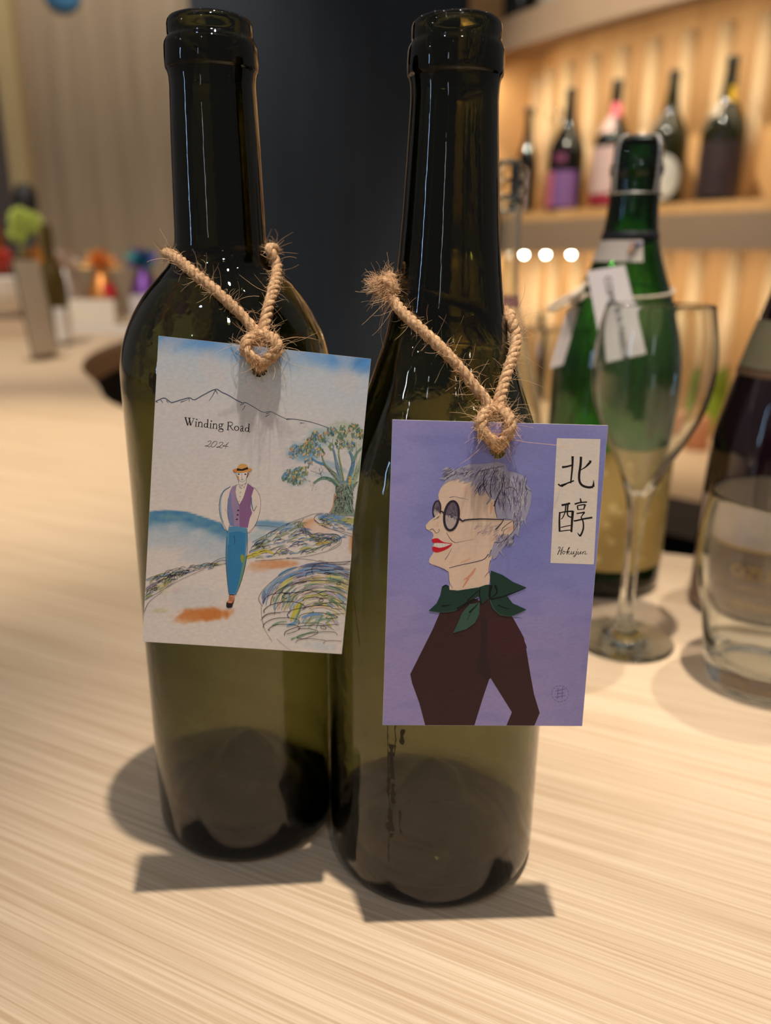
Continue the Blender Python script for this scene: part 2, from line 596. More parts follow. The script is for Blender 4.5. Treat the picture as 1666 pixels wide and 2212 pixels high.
# ================================================================== THE TWO WINE BOTTLES
M_olive = glass('olive_green_bottle_glass', 760, (0.46, 0.475, 0.20), 0.0, wavy=0.35)
def dense(pts, step=0.0035):
    out = [pts[0]]
    for a, b in zip(pts, pts[1:]):
        L = sqrt((a[0] - b[0]) ** 2 + (a[1] - b[1]) ** 2)
        n = max(1, int(L / step))
        for i in range(1, n + 1):
            out.append((a[0] + (b[0] - a[0]) * i / n, a[1] + (b[1] - a[1]) * i / n))
    return out
def wine_bottle(name, label, loc, shoulder, R, neck_top, lip_z, h, wall=0.0026, punt=0.030):
    """hollow bottle: one closed skin, outside profile then inside profile"""
    t = thing(name, label, 'bottle', loc)
    outer = [(0.0, punt), (0.004, punt - 0.0006), (0.010, punt * 0.80), (0.018, punt * 0.42), (0.025, punt * 0.15), (R - 0.0072, 0.0012), (R - 0.0052, 0.0001),
             (R - 0.0040, 0.0002), (R - 0.0022, 0.0012), (R - 0.0007, 0.0036), (R - 0.0001, 0.0068), (R, 0.010)]
    outer = smooth_profile(outer, 5)
    outer += [(R, 0.03), (R, 0.06), (R, shoulder[0][1] - 0.03)] if shoulder[0][1] > 0.1 else []
    sh = smooth_profile(shoulder, 5)
    outer += sh
    rn = neck_top
    lb = 0.0151 if R < 0.04 else 0.0149
    outer += [(rn, lip_z - 0.0046), (rn + 0.0001, lip_z - 0.0018), (rn + 0.0004, lip_z - 0.0006), (lb - 0.0006, lip_z - 0.0002), (lb - 0.0002, lip_z + 0.0002), (lb, lip_z + 0.0010), (lb + 0.0001, lip_z + 0.003), (lb, lip_z + 0.0068),
              (lb - 0.0002, lip_z + 0.0078), (lb - 0.0006, lip_z + 0.0086), (0.0141, lip_z + 0.0090), (0.01385, lip_z + 0.0094), (0.0138, lip_z + 0.0102), (0.0138, h - 0.0022), (0.0136, h - 0.0012), (0.0131, h - 0.0004), (0.0124, h),
              (0.0112, h - 0.0001), (0.0103, h - 0.0007), (0.0098, h - 0.0018), (0.0096, h - 0.0035)]
    inner = [(0.0095, h - 0.012), (0.0096, lip_z - 0.006)]
    for r, z in reversed(sh[::3]):
        inner.append((max(0.0098, r - wall - (0.0018 if r < 0.02 else 0)), z - (0.001 if r > 0.018 else 0)))
    Ri = R - wall
    inner += [(Ri, 0.06), (Ri, 0.022)]
    inner += smooth_profile([(Ri - 0.0002, 0.016), (Ri - 0.002, 0.0115), (Ri - 0.0055, 0.0088), (Ri - 0.010, 0.0096), (0.0225, 0.0145), (0.016, 0.0215), (0.010, punt + 0.001), (0.004, punt + 0.0062), (0.0, punt + 0.0072)], 5)
    prof = outer + inner
    o = lathe('glass_body', prof, M_olive, t, None, 128)
    return t
BL = (-0.05848, 0.28616, 0.0)
BR = (0.02008, 0.26735, 0.0)
shL = [(0.0378, 0.150), (0.0378, 0.175), (0.0378, 0.185), (0.0376, 0.192), (0.0366, 0.198), (0.0350, 0.2035), (0.0325, 0.209), (0.0293, 0.2145), (0.0255, 0.2195), (0.0215, 0.2238), (0.0186, 0.227), (0.0168, 0.2305),
       (0.0159, 0.235), (0.0156, 0.240), (0.0149, 0.264), (0.01425, 0.280)]
shR = [(0.0412, 0.095), (0.0412, 0.110), (0.0412, 0.118), (0.0408, 0.130), (0.0396, 0.142), (0.0376, 0.154), (0.0348, 0.166), (0.0307, 0.1773), (0.0270, 0.187), (0.0239, 0.1961), (0.0212, 0.204), (0.0194, 0.212), (0.0181, 0.220),
       (0.0170, 0.229), (0.0160, 0.240), (0.0152, 0.252), (0.0144, 0.265), (0.0138, 0.276)]
wbL = wine_bottle('wine_bottle', 'empty olive glass wine bottle with broad round shoulders, wearing the landscape card', BL, shL, 0.0378, 0.0141, 0.2874, 0.3026)
wbR = wine_bottle('wine_bottle', 'empty olive glass wine bottle with long sloping shoulders, wearing the violet portrait card', BR, shR, 0.0412, 0.0138, 0.2826, 0.2980)

# crackled glue residue left on the sloping bottle
def on_cyl(C, R, x, z):
    dx = x - C[0]
    return Vector((dx, -sqrt(max(1e-9, R * R - dx * dx)), z))
rs = random.Random(3)
parts = []
def residue(x, z0, z1, wdt, jit):
    n = max(4, int((z0 - z1) / 0.0012))
    left, xx = [], x
    v, f = [], []
    for i in range(n + 1):
        z = z0 + (z1 - z0) * i / n
        xx += rs.uniform(-jit, jit)
        ww = wdt * rs.uniform(0.4, 1.7)
        for s in (-1, 1):
            v.append(on_cyl(BR, 0.04130, xx + s * ww, z))
    for i in range(n):
        f.append((2 * i, 2 * i + 1, 2 * i + 3, 2 * i + 2))
    parts.append((v, f))
residue(0.0015, 0.083, 0.020, 0.00012, 0.00012)
residue(0.0042, 0.083, 0.066, 0.00018, 0.0004)
for x, z0, z1, wd in ((0.0030, 0.070, 0.056, .0009), (0.0034, 0.054, 0.046, .0007), (0.0028, 0.043, 0.034, .0009), (0.0058, 0.044, 0.034, .0003), (0.0066, 0.077, 0.071, .0006), (0.0022, 0.056, 0.048, .0004), (0.0036, 0.033, 0.031, .0005)):
    residue(x, z0, z1, wd, 0.0003)
V, Fc = merge(parts)
o = mesh('glue_residue', V, Fc, pbr('dried_glue', s2l((52, 42, 28)), 0.9), wbR)
o['label'] = 'crackled brown glue residue running down the glass'

# ================================================================== PRINTED CARDS
CW, CH = 0.0665, 0.09976
def homography(src, dst):
    A, B = [], []
    for (x, y), (u, v) in zip(src, dst):
        A.append([x, y, 1, 0, 0, 0, -u * x, -u * y]); B.append(u)
        A.append([0, 0, 0, x, y, 1, -v * x, -v * y]); B.append(v)
    n = 8
    M = [r[:] + [b] for r, b in zip(A, B)]
    for i in range(n):
        p = max(range(i, n), key=lambda k: abs(M[k][i]))
        M[i], M[p] = M[p], M[i]
        for k in range(n):
            if k != i:
                fct = M[k][i] / M[i][i]
                for j in range(i, n + 1):
                    M[k][j] -= fct * M[i][j]
    h = [M[i][n] / M[i][i] for i in range(n)] + [1.0]
    def fn(x, y):
        d = h[6] * x + h[7] * y + 1
        return ((h[0] * x + h[1] * y + h[2]) / d, (h[3] * x + h[4] * y + h[5]) / d)
    return fn
class Print:
    """a flat print: coloured shapes in the artwork's own coordinates, laid on the card's face"""
    def __init__(self, fn, px):
        self.fn, self.px, self.layer = fn, px, 0
        self.reset()
    def reset(self):
        self.v, self.f, self.c = [], [], []
    def uv(self, p):
        u, v = self.fn(p[0], p[1])
        m = 0.0001
        return (min(CW / 2 - m, max(-CW / 2 + m, u)), min(CH / 2 - m, max(-CH / 2 + m, v)))
    def _add(self, pts, faces, col):
        y = -0.00030 - 0.0000022 * self.layer
        o = len(self.v)
        lin = s2l(col)
        for u, v in pts:
            self.v.append((u, y, v))
            self.c.append(lin)
        self.f += [tuple(i + o for i in q) for q in faces]
    def poly(self, pts, col, smooth=0, bump=True):
        if smooth:
            pts = [(p.x, p.y) for p in catmull([Vector((x, y, 0)) for x, y in pts], smooth, True)]
        if bump:
            self.layer += 1
        q = [self.uv(p) for p in pts]
        tri = tessellate_polygon([[Vector((u, v, 0)) for u, v in q]])
        self._add(q, [tuple(t) for t in tri], col)
    def ell(self, cx, cy, rx, ry, col, rot=0, n=20, bump=True):
        self.poly([(cx + rx * cos(a) * cos(rot) - ry * sin(a) * sin(rot), cy + rx * cos(a) * sin(rot) + ry * sin(a) * cos(rot)) for a in [2 * pi * i / n for i in range(n)]], col, 0, bump)
    def stroke(self, pts, w0, w1=None, col=(0, 0, 0), mid=None, sm=6, closed=False, bump=True, taper=False):
        w1 = w0 if w1 is None else w1
        P = catmull([Vector((x, y, 0)) for x, y in pts], sm, closed)
        if closed:
            P.append(P[0].copy())
        n = len(P)
        q = []
        for i, p in enumerate(P):
            a, b = P[max(0, i - 1)], P[min(n - 1, i + 1)]
            t = (b - a)
            t = t.normalized() if t.length > 1e-9 else Vector((1, 0, 0))
            f = i / (n - 1)
            wd = w0 + (w1 - w0) * f
            if taper:
                wd *= 0.25 + 0.75 * sin(pi * min(1, max(0, f))) ** 0.6
            q.append(self.uv((p.x - t.y * wd / 2, p.y + t.x * wd / 2)))
            q.append(self.uv((p.x + t.y * wd / 2, p.y - t.x * wd / 2)))
        if bump:
            self.layer += 1
        self._add(q, [(2 * i, 2 * i + 1, 2 * i + 3, 2 * i + 2) for i in range(n - 1)], col)
    def build(self, name, mat, parent):
        me = bpy.data.meshes.new(name)
        me.from_pydata(self.v, [], self.f)
        ca = me.color_attributes.new('ink', 'FLOAT_COLOR', 'POINT')
        for i, c in enumerate(self.c):
            ca.data[i].color = (*c, 1)
        o = link(name, me, mat, parent)
        self.reset()
        return o
def Z(x0, y0, s):
    return lambda *pts: [(x0 + x / s, y0 + y / s) for x, y in pts]
M_ink = ink_mat('printed_paper')
M_inkdark = ink_mat('printed_ink', 0.6, 0.06, 0.1)
M_stock = pbr('white_card_stock', (0.80, 0.78, 0.74), 0.7, noise_amt=0.03, noise_scale=300)

def make_card(name, label, pos, ypr, corners, hole_px, wash):
    yaw, tilt, roll = [radians(a) for a in ypr]
    t = thing(name, label, 'card')
    t.rotation_mode = 'QUATERNION'
    t.matrix_world = Matrix.Translation(pos) @ Matrix.Rotation(yaw, 4, 'Z') @ Matrix.Rotation(tilt, 4, 'X') @ Matrix.Rotation(roll, 4, 'Y')
    fn = homography(corners, [(-CW / 2, CH / 2), (CW / 2, CH / 2), (CW / 2, -CH / 2), (-CW / 2, -CH / 2)])
    inv = homography([(-CW / 2, CH / 2), (CW / 2, CH / 2), (CW / 2, -CH / 2), (-CW / 2, -CH / 2)], corners)
    hc = fn(*hole_px)
    HR = 0.0026
    # stock: a thin sheet with a punched hole
    n = 40
    ring = [(hc[0] + HR * cos(2 * pi * i / n), hc[1] + HR * sin(2 * pi * i / n)) for i in range(n)]
    rect = [(-CW / 2, -CH / 2), (CW / 2, -CH / 2), (CW / 2, CH / 2), (-CW / 2, CH / 2)]
    loops = [[Vector((*p, 0)) for p in rect], [Vector((*p, 0)) for p in ring]]
    tri = tessellate_polygon(loops)
    flat = rect + ring
    m = len(flat)
    v = [(x, 0.00025, z) for x, z in flat] + [(x, -0.00025, z) for x, z in flat]
    f = [tuple(q) for q in tri] + [tuple(i + m for i in reversed(q)) for q in tri]
    for a in range(4):
        b = (a + 1) % 4
        f.append((a, b, b + m, a + m))
    for a in range(n):
        b = (a + 1) % n
        f.append((4 + b, 4 + a, 4 + a + m, 4 + b + m))
    o = mesh('card_stock', v, f, M_stock, t)
    bm = bmesh.new(); bm.from_mesh(o.data); bmesh.ops.recalc_face_normals(bm, faces=bm.faces[:]); bm.to_mesh(o.data); bm.free()
    # the soft painted ground of the print
    nx, nz = 132, 198
    vv, cc, idx = [], [], {}
    for j in range(nz + 1):
        for i in range(nx + 1):
            x, z = -CW / 2 + CW * i / nx, -CH / 2 + CH * j / nz
            x *= 0.9985; z *= 0.9988
            d = Vector((x - hc[0], z - hc[1]))
            if HR * 0.75 < d.length < HR * 1.12:
                d = d.normalized() * HR * 1.01
                x, z = hc[0] + d.x, hc[1] + d.y
            idx[i, j] = len(vv)
            vv.append((x, -0.00028, z))
            cc.append(s2l(wash(*inv(x, z))))
    ff = []
    for j in range(nz):
        for i in range(nx):
            q = (idx[i, j], idx[i + 1, j], idx[i + 1, j + 1], idx[i, j + 1])
            cx = sum(vv[k][0] for k in q) / 4 - hc[0]
            cz = sum(vv[k][2] for k in q) / 4 - hc[1]
            if sqrt(cx * cx + cz * cz) > HR * 0.93:
                ff.append(q)
    me = bpy.data.meshes.new('printed_ground')
    me.from_pydata(vv, [], ff)
    ca = me.color_attributes.new('ink', 'FLOAT_COLOR', 'POINT')
    for i, c in enumerate(cc):
        ca.data[i].color = (*c, 1)
    link('printed_ground', me, M_ink, t)
    return t, Print(fn, 1)

def lerp3(a, b, t):
    t = max(0, min(1, t))
    return tuple(x + (y - x) * t for x, y in zip(a, b))
def nz2(x, y, s, seed=0.0):
    return noise.noise((x / s, y / s, seed))
def sstep(a, b, x):
    t = max(0, min(1, (x - a) / (b - a)))
    return t * t * (3 - 2 * t)

# ---------------------------------------------------------------- card with the walking man
cornL = [(343, 728), (803, 773), (738, 1412), (307, 1385)]
PAPER = (236, 222, 210)
blobsL = [  # cx, cy, rx, ry, rot, colour, strength
    (440, 1326, 66, 17, -0.05, (214, 128, 62), 0.95), (405, 1336, 34, 12, -0.1, (222, 150, 90), 0.6),
    (592, 1218, 56, 11, -0.02, (222, 146, 90), 0.75), (560, 1225, 30, 12, 0, (230, 180, 140), 0.6),
    (668, 1131, 18, 14, -0.3, (232, 170, 124), 0.85), (764, 1172, 12, 26, 0.1, (226, 160, 104), 0.8), (690, 1140, 26, 14, 0.2, (240, 208, 184), 0.8),
    (380, 1275, 16, 8, 0, (226, 190, 178), 0.5), (345, 1318, 22, 6, 0, (206, 196, 140), 0.5), (352, 1270, 14, 18, 0.5, (214, 206, 150), 0.4),
    (595, 1136, 60, 14, 0.05, (128, 170, 198), 0.7), (580, 1130, 46, 6, 0.08, (96, 150, 186), 0.6),
    (560, 1160, 30, 18, 0, (170, 196, 206), 0.6),
    (440, 1200, 60, 22, -0.1, (196, 202, 208), 0.5), (690, 1395, 46, 10, 0.1, (200, 208, 214), 0.6), (420, 1290, 70, 30, 0, (214, 212, 212), 0.5),
    (660, 1350, 90, 50, 0, (222, 216, 206), 0.5),
    # pale colour behind the tree's leaves
    (640, 1030, 30, 22, 0, (150, 184, 196), 0.6), (650, 975, 34, 24, 0, (140, 180, 196), 0.6), (690, 945, 34, 26, 0, (160, 190, 190), 0.6), (740, 930, 40, 26, 0, (190, 196, 170), 0.6), (765, 950, 26, 40, 0, (196, 200, 176), 0.6),
    (720, 1005, 34, 8, 0.4, (130, 172, 196), 0.5), (665, 985, 26, 12, 0, (110, 160, 190), 0.6), (705, 1025, 26, 9, 0, (170, 196, 206), 0.5),
    (735, 1060, 14, 50, 0.0, (190, 196, 190), 0.3), (728, 1080, 6, 30, 0, (226, 176, 130), 0.6),
    (720, 1118, 40, 10, 0.1, (96, 146, 196), 0.8), (755, 1124, 26, 8, 0, (190, 186, 96), 0.8), (766, 1138, 24, 6, 0.2, (110, 160, 200), 0.6),
]
def washL(x, y):
    top = 728 + (x - 343) * 45 / 460
    d = y - top + 14 * nz2(x, y, 46, 1.3)
    c = PAPER
    edge = 0.55 + 0.45 * max(math.exp(-((x - 400) / 90) ** 2), math.exp(-((x - 770) / 60) ** 2)) + 0.25 * nz2(x, y, 40, 5)
    c = lerp3(c, (186, 214, 232), 0.9 * (1 - sstep(30, 150 + 60 * sstep(560, 760, x), d)))
    c = lerp3(c, (222, 218, 216), 0.6 * (1 - sstep(200, 420, d)))
    c = lerp3(c, (92, 158, 226), edge * (1 - sstep(4, 50, d)))
    c = lerp3(c, (226, 214, 210), 0.5 * sstep(0.0, 0.5, nz2(x, y, 60, 9)))
    # far blue hills
    hy = 1101 + 8 * ((x - 320) / 50 - 1) ** 2 * (1 if x > 370 else 0.4) * (1 if x < 430 else 0) + (0 if x < 430 else 11.5 + (x - 430) * 0.32)
    if x < 492:
        u = y - hy
        if u > 0:
            k = sstep(0, 3, u) * (1 - sstep(16, 60 + 26 * nz2(x, y, 30, 2), u))
            c = lerp3(c, lerp3((62, 128, 180), (104, 156, 176), 0.5 + 0.8 * nz2(x, y * 2, 22, 4)), 0.92 * k)
            c = lerp3(c, (176, 196, 210), 0.6 * sstep(0, 3, u) * sstep(20, 40, u) * (1 - sstep(60, 100, u)))
    for cx, cy, rx, ry, rot, col, st in blobsL:
        dx, dy = x - cx, y - cy
        if abs(dx) > 2.2 * max(rx, ry) or abs(dy) > 2.2 * max(rx, ry):
            continue
        u = (dx * cos(rot) + dy * sin(rot)) / rx
        v = (-dx * sin(rot) + dy * cos(rot)) / ry
        r = sqrt(u * u + v * v) + 0.25 * nz2(x, y, 11, cx)
        c = lerp3(c, col, st * (1 - sstep(0.55, 1.15, r)))
    g = 1 + 0.035 * nz2(x * 0.6, y, 5, 3)
    return tuple(min(255, q * g) for q in c)
k = 0.8986
cardL, P = make_card('hang_card', 'white hang card printed with a walking man in a straw hat, titled Winding Road', (-0.04277, 0.24127, 0.15341), (5.92, -7.29, 6.16), cornL, (560, 797), washL)

INK = (58, 52, 66)
# mountains
z = Z(300, 700, 3.204)
DB = (86, 96, 120)
P.stroke(z((90, 555), (130, 535), (175, 518), (205, 535), (230, 548), (290, 530), (350, 515), (385, 528), (450, 492), (530, 455), (575, 475), (620, 495), (670, 525), (715, 548)), 2.0, 2.0, DB)
P.stroke(z((715, 548), (740, 545), (800, 578), (860, 610), (910, 605), (960, 628), (1020, 655)), 1.6, 1.0, DB)
P.stroke(z((1020, 655), (1055, 655), (1120, 662), (1210, 680), (1320, 716)), 1.6, 1.0, DB)
for a, b in (((150, 530), (165, 552)), ((120, 545), (135, 548)), ((345, 518), (348, 545)), ((290, 545), (340, 525)), ((530, 458), (485, 535)), ((530, 462), (545, 490)), ((700, 562), (735, 548)), ((735, 565), (712, 600)), ((880, 620), (912, 608)), ((875, 640), (905, 622)), ((1020, 658), (1058, 655)), ((1115, 682), (1145, 682)), ((190, 535), (205, 550))):
    P.stroke(z(a, ((a[0] + b[0]) / 2 + 3, (a[1] + b[1]) / 2), b), 1.6, 0.6, DB)
P.build('printed_mountains', M_inkdark, cardL)

# lettering
P.layer = 0
z = Z(390, 880, 9.8)
TX = (36, 32, 34)
def st(pts, w, w1=None, sm=5):
    P.stroke(z(*pts), w / 9.8, (w1 or w) / 9.8, TX, sm=sm, bump=False)
def ring(cx, cy, rx, ry, w, rot=0.0, thin=0.5):
    n = 22
    for i in range(n):
        a0, a1 = 2 * pi * i / n, 2 * pi * (i + 1) / n
        pt = lambda a: (cx + rx * cos(a) * cos(rot) - ry * sin(a) * sin(rot), cy + rx * cos(a) * sin(rot) + ry * sin(a) * cos(rot))
        wd = w * (thin + (1 - thin) * abs(cos((a0 + a1) / 2)))
        P.stroke(z(pt(a0), pt(a1)), wd / 9.8, None, TX, sm=1, bump=False)
P.layer += 1
st([(102, 226), (152, 392)], 27); st([(152, 395), (200, 240)], 11); st([(182, 236), (214, 392)], 27); st([(214, 395), (282, 245)], 11)
st([(82, 222), (140, 228)], 9); st([(160, 230), (212, 236)], 9); st([(248, 240), (304, 246)], 9)
for sx, sy in ((330, 312), (640, 346)):
    st([(sx, sy), (sx - 8, sy + 98)], 20); st([(sx - 26, sy + 98), (sx + 18, sy + 102)], 9); st([(sx - 20, sy + 6), (sx + 6, sy - 2)], 9)
P.ell(390 + 343 / 9.8, 880 + 265 / 9.8, 1.5, 1.5, TX, bump=False); P.ell(390 + 651 / 9.8, 880 + 298 / 9.8, 1.5, 1.5, TX, bump=False)
for sx, sy in ((388, 316), (698, 351)):
    st([(sx, sy), (sx - 8, sy + 97)], 20); st([(sx - 28, sy + 96), (sx + 16, sy + 100)], 9); st([(sx - 18, sy + 6), (sx + 6, sy - 1)], 9)
    st([(sx + 4, sy + 24), (sx + 34, sy + 2), (sx + 60, sy + 14), (sx + 66, sy + 50), (sx + 60, sy + 106)], 12, 20); st([(sx + 38, sy + 104), (sx + 84, sy + 110)], 9)
ring(534, 388, 34, 42, 20, 0.1); st([(580, 264), (568, 430)], 20); st([(556, 270), (588, 260)], 9); st([(566, 432), (596, 436)], 9)
ring(846, 384, 32, 34, 19); st([(866, 360), (890, 352), (916, 360)], 13); st([(826, 412), (812, 434), (832, 450), (880, 458), (905, 478)], 15); ring(851, 494, 50, 27, 14)
st([(1012, 316), (1000, 478)], 21); st([(1006, 318), (1066, 314), (1100, 344), (1078, 386), (1006, 398)], 13); st([(1046, 394), (1078, 450), (1118, 490)], 19, 13); st([(986, 312), (1030, 318)], 9); st([(976, 476), (1030, 484)], 9)
ring(1185, 446, 44, 46, 20, 0.1)
st([(1262, 424), (1286, 398), (1314, 406), (1316, 440), (1312, 492), (1342, 512)], 12, 16); st([(1312, 448), (1276, 462), (1264, 488), (1284, 508), (1312, 488)], 17, 12)
ring(1404, 470, 36, 42, 20, 0.1); st([(1450, 350), (1438, 516)], 20); st([(1426, 356), (1460, 346)], 9); st([(1436, 518), (1468, 520)], 9)
TX = (58, 54, 54)
st([(570, 742), (606, 716), (642, 722), (636, 758), (572, 814), (514, 828)], 8, 9, 6); st([(516, 826), (560, 818), (606, 842), (640, 826)], 12, 6)
st([(735, 720), (690, 745), (650, 806), (660, 844), (712, 832), (762, 774), (764, 732), (735, 720)], 10, 8, 6)
st([(815, 762), (850, 740), (890, 746), (880, 784), (812, 838), (756, 850)], 8, 9, 6); st([(758, 848), (810, 838), (856, 864), (890, 842)], 12, 6)
st([(1018, 744), (960, 796), (888, 822), (1010, 830)], 8, 8, 6); st([(990, 764), (962, 830), (940, 880)], 9, 7)
P.build('printed_lettering', M_inkdark, cardL)

# the tree
P.layer = 0
z = Z(580, 890, 7.573)
def zz(*a):
    return z(*a)
rt = random.Random(11)
GR = [(96, 132, 100), (78, 116, 96), (128, 150, 96), (108, 140, 116)]
BLU = [(96, 148, 180), (70, 128, 168), (132, 170, 190)]
YEL = [(222, 190, 110), (226, 168, 96), (206, 196, 120), (214, 150, 90)]
P.poly(zz((1095, 1190), (1105, 1350), (1070, 1520), (990, 1640), (1200, 1690), (1440, 1700), (1390, 1600), (1372, 1420), (1395, 1270), (1470, 1130), (1300, 1110), (1130, 1120)), (150, 160, 140))
P.poly(zz((1240, 1150), (1250, 1400), (1230, 1640), (1400, 1680), (1368, 1420), (1392, 1270), (1450, 1150)), (150, 172, 150))
for pts, a, b, c in (([(1140, 1200), (1050, 1110), (930, 1070), (830, 1095), (740, 1165)], 76, 30, (120, 156, 136)),
                     ([(1190, 1170), (1100, 1040), (1000, 930), (920, 840), (870, 700)], 95, 22, (150, 164, 140)),
                     ([(920, 850), (800, 810), (690, 740)], 46, 24, (96, 146, 176)),
                     ([(1215, 1160), (1150, 960), (1110, 790), (1065, 600)], 76, 34, (130, 160, 176)),
                     ([(1225, 1120), (1190, 900), (1152, 660), (1180, 500)], 46, 18, (160, 170, 120)),
                     ([(1310, 1150), (1360, 950), (1392, 790), (1330, 620)], 96, 36, (110, 150, 176)),
                     ([(1370, 1150), (1450, 960), (1520, 800), (1575, 640)], 110, 80, (176, 190, 156)),
                     ([(1400, 790), (1450, 660), (1560, 550)], 46, 28, (126, 156, 130))):
    P.stroke(zz(*pts), a / 7.573, b / 7.573, c)
P.stroke(zz((1330, 1040), (1330, 1180)), 50 / 7.573, 30 / 7.573, (222, 180, 96))
P.stroke(zz((1085, 1330), (1060, 1520), (1000, 1640)), 24 / 7.573, 14 / 7.573, (206, 150, 110))
P.layer += 1
for i in range(420):   # bark hatching
    y0 = rt.uniform(1170, 1640)
    f = (y0 - 1170) / 470
    x0 = rt.uniform(1105 - 70 * f ** 2, 1400 - 20 * f)
    sl_ = (x0 - 1245) / 700 * (0.5 + f)
    L = rt.uniform(18, 70)
    if rt.random() < 0.3:
        P.stroke(zz((x0, y0), (x0 + L * 0.6, y0 + rt.uniform(-8, 14))), 4 / 7.573, 2 / 7.573, (50, 46, 50), bump=False)
    else:
        P.stroke(zz((x0, y0), (x0 + sl_ * L + rt.uniform(-6, 6), y0 + L / 2), (x0 + 2 * sl_ * L, y0 + L)), rt.uniform(3, 8) / 7.573, 2 / 7.573, rt.choice([(46, 44, 50), (60, 56, 58), (70, 86, 80)]), bump=False)
for pts in ([(1110, 1180), (1040, 1100), (930, 1055), (840, 1075), (720, 1150)], [(1160, 1150), (1060, 1010), (970, 920), (900, 800), (865, 690)], [(1120, 1000), (1000, 930), (900, 850)], [(1150, 1020), (1100, 880), (1085, 700), (1060, 600)], [(1230, 1130), (1190, 900), (1140, 690)], [(1300, 1140), (1330, 1000), (1370, 860), (1340, 680), (1300, 640)], [(1380, 1100), (1430, 960), (1450, 700)], [(1400, 1180), (1480, 1120), (1520, 1100)], [(1440, 1000), (1510, 860), (1540, 740)], [(870, 1060), (850, 1010), (690, 950)], [(850, 1010), (900, 920)], [(850, 1010), (830, 900)], [(1060, 520), (940, 450)], [(1040, 510), (1060, 430)], [(1150, 650), (1170, 420)], [(1440, 660), (1440, 480)], [(620, 1110), (570, 1060)], [(690, 1130), (640, 1110)]):
    P.stroke(zz(*pts), 6 / 7.573, 4 / 7.573, (66, 72, 80), bump=False)
for i in range(90):
    b_ = rt.choice([((1190, 1170), (920, 850)), ((1215, 1160), (1110, 800)), ((1310, 1150), (1390, 800)), ((1380, 1150), (1520, 820)), ((1140, 1200), (940, 1075))])
    f = rt.random()
    x, y = b_[0][0] + (b_[1][0] - b_[0][0]) * f + rt.uniform(-28, 28), b_[0][1] + (b_[1][1] - b_[0][1]) * f
    P.stroke(zz((x - 10, y), (x + rt.uniform(6, 20), y + rt.uniform(-22, 10))), 4 / 7.573, 2 / 7.573, (70, 74, 76), bump=False)
for sub in range(3):
    P.layer += 1
    for cx, cy, rx, ry, n, blue in ((330, 1040, 110, 100, 20, .5), (500, 970, 90, 90, 14, .1), (420, 640, 80, 110, 16, .8), (590, 590, 120, 110, 22, .15), (690, 500, 80, 80, 12, .2), (770, 410, 90, 100, 16, .5), (900, 400, 80, 80, 10, .1), (1030, 310, 80, 70, 12, .3), (1200, 320, 100, 110, 14, .05), (1180, 500, 80, 80, 10, .2), (1400, 320, 110, 140, 18, .1), (1510, 350, 60, 80, 10, .05), (1350, 520, 80, 80, 10, .3), (770, 600, 80, 110, 12, .5), (660, 790, 70, 60, 8, .6), (860, 640, 60, 70, 6, .1), (470, 1110, 110, 70, 12, .2), (1030, 560, 60, 50, 5, .2), (600, 940, 70, 70, 6, .0)):
        for i in range(max(3, int(n * 0.75))):
            a, r = rt.uniform(0, 2 * pi), sqrt(rt.random())
            x, y = cx + rx * r * cos(a), cy + ry * r * sin(a)
            u = rt.random()
            c = rt.choice(BLU) if u < blue else (rt.choice(YEL) if u > 0.76 else rt.choice(GR))
            ang = rt.uniform(0.7, 2.4) + (0.6 if x < 700 else 0)
            L, Wd = rt.uniform(20, 40), rt.uniform(9, 17)
            c = lerp3(c, PAPER, rt.uniform(0.0, 0.3))
            P.ell(580 + x / 7.573, 890 + y / 7.573, L / 7.573, Wd / 7.573, c, ang, 9, bump=False)
P.layer += 1
for i in range(170):
    cx, cy = rt.choice([(330, 1040), (500, 970), (590, 590), (690, 500), (770, 410), (900, 420), (1030, 310), (1200, 330), (1180, 480), (1400, 330), (1500, 350), (1350, 520), (850, 930), (740, 1210), (480, 1130), (770, 600)])
    x, y = cx + rt.gauss(0, 55), cy + rt.gauss(0, 50)
    if cx == 740:
        x, y = cx + rt.gauss(0, 25), cy + rt.gauss(0, 40)
    a = rt.uniform(0, 6.28)
    L = rt.uniform(14, 32)
    P.stroke(zz((x, y), (x + L * cos(a) * .6 + 5, y + L * sin(a) * .5), (x + L * cos(a), y + L * sin(a))), 4 / 7.573, 2 / 7.573, rt.choice([(70, 84, 74), (60, 70, 70), (110, 96, 60)]), bump=False, sm=3)
P.build('printed_tree', M_inkdark, cardL)

# grass banks and path
P.layer = 8
z = Z(500, 1080, 5.95)
PAL = [(84, 132, 190), (104, 156, 206), (88, 96, 156), (116, 146, 110), (150, 160, 104), (214, 196, 90), (196, 160, 120), (150, 190, 200), (176, 150, 176)]
rg = random.Random(5)
def bank(path_lo, path_hi, n, cols, w=(8, 22), L=(70, 200), zf=z, s=5.95):
    lo, hi = catmull([Vector((*p, 0)) for p in path_lo], 12), catmull([Vector((*p, 0)) for p in path_hi], 12)
    for sub in range(3):
        P.layer += 1
        for i in range(n // 3):
            f, g = rg.random(), rg.random()
            a, b = lo[int(f * (len(lo) - 1))], hi[int(f * (len(hi) - 1))]
            p = a.lerp(b, g)
            f2 = min(1, f + 0.06)
            q = lo[int(f2 * (len(lo) - 1))].lerp(hi[int(f2 * (len(hi) - 1))], g)
            d = (q - p)
            d = d.normalized() if d.length > 1e-6 else Vector((1, 0, 0))
            LL = rg.uniform(*L)
            e = p + d * LL
            m = p + d * LL / 2 + Vector((0, -LL * 0.10, 0))
            P.stroke(zf((p.x, p.y), (m.x, m.y), (e.x, e.y)), rg.uniform(*w) / s, rg.uniform(4, 8) / s, lerp3(rg.choice(cols), PAPER, rg.uniform(0.0, 0.45)), bump=False, sm=4, taper=True)
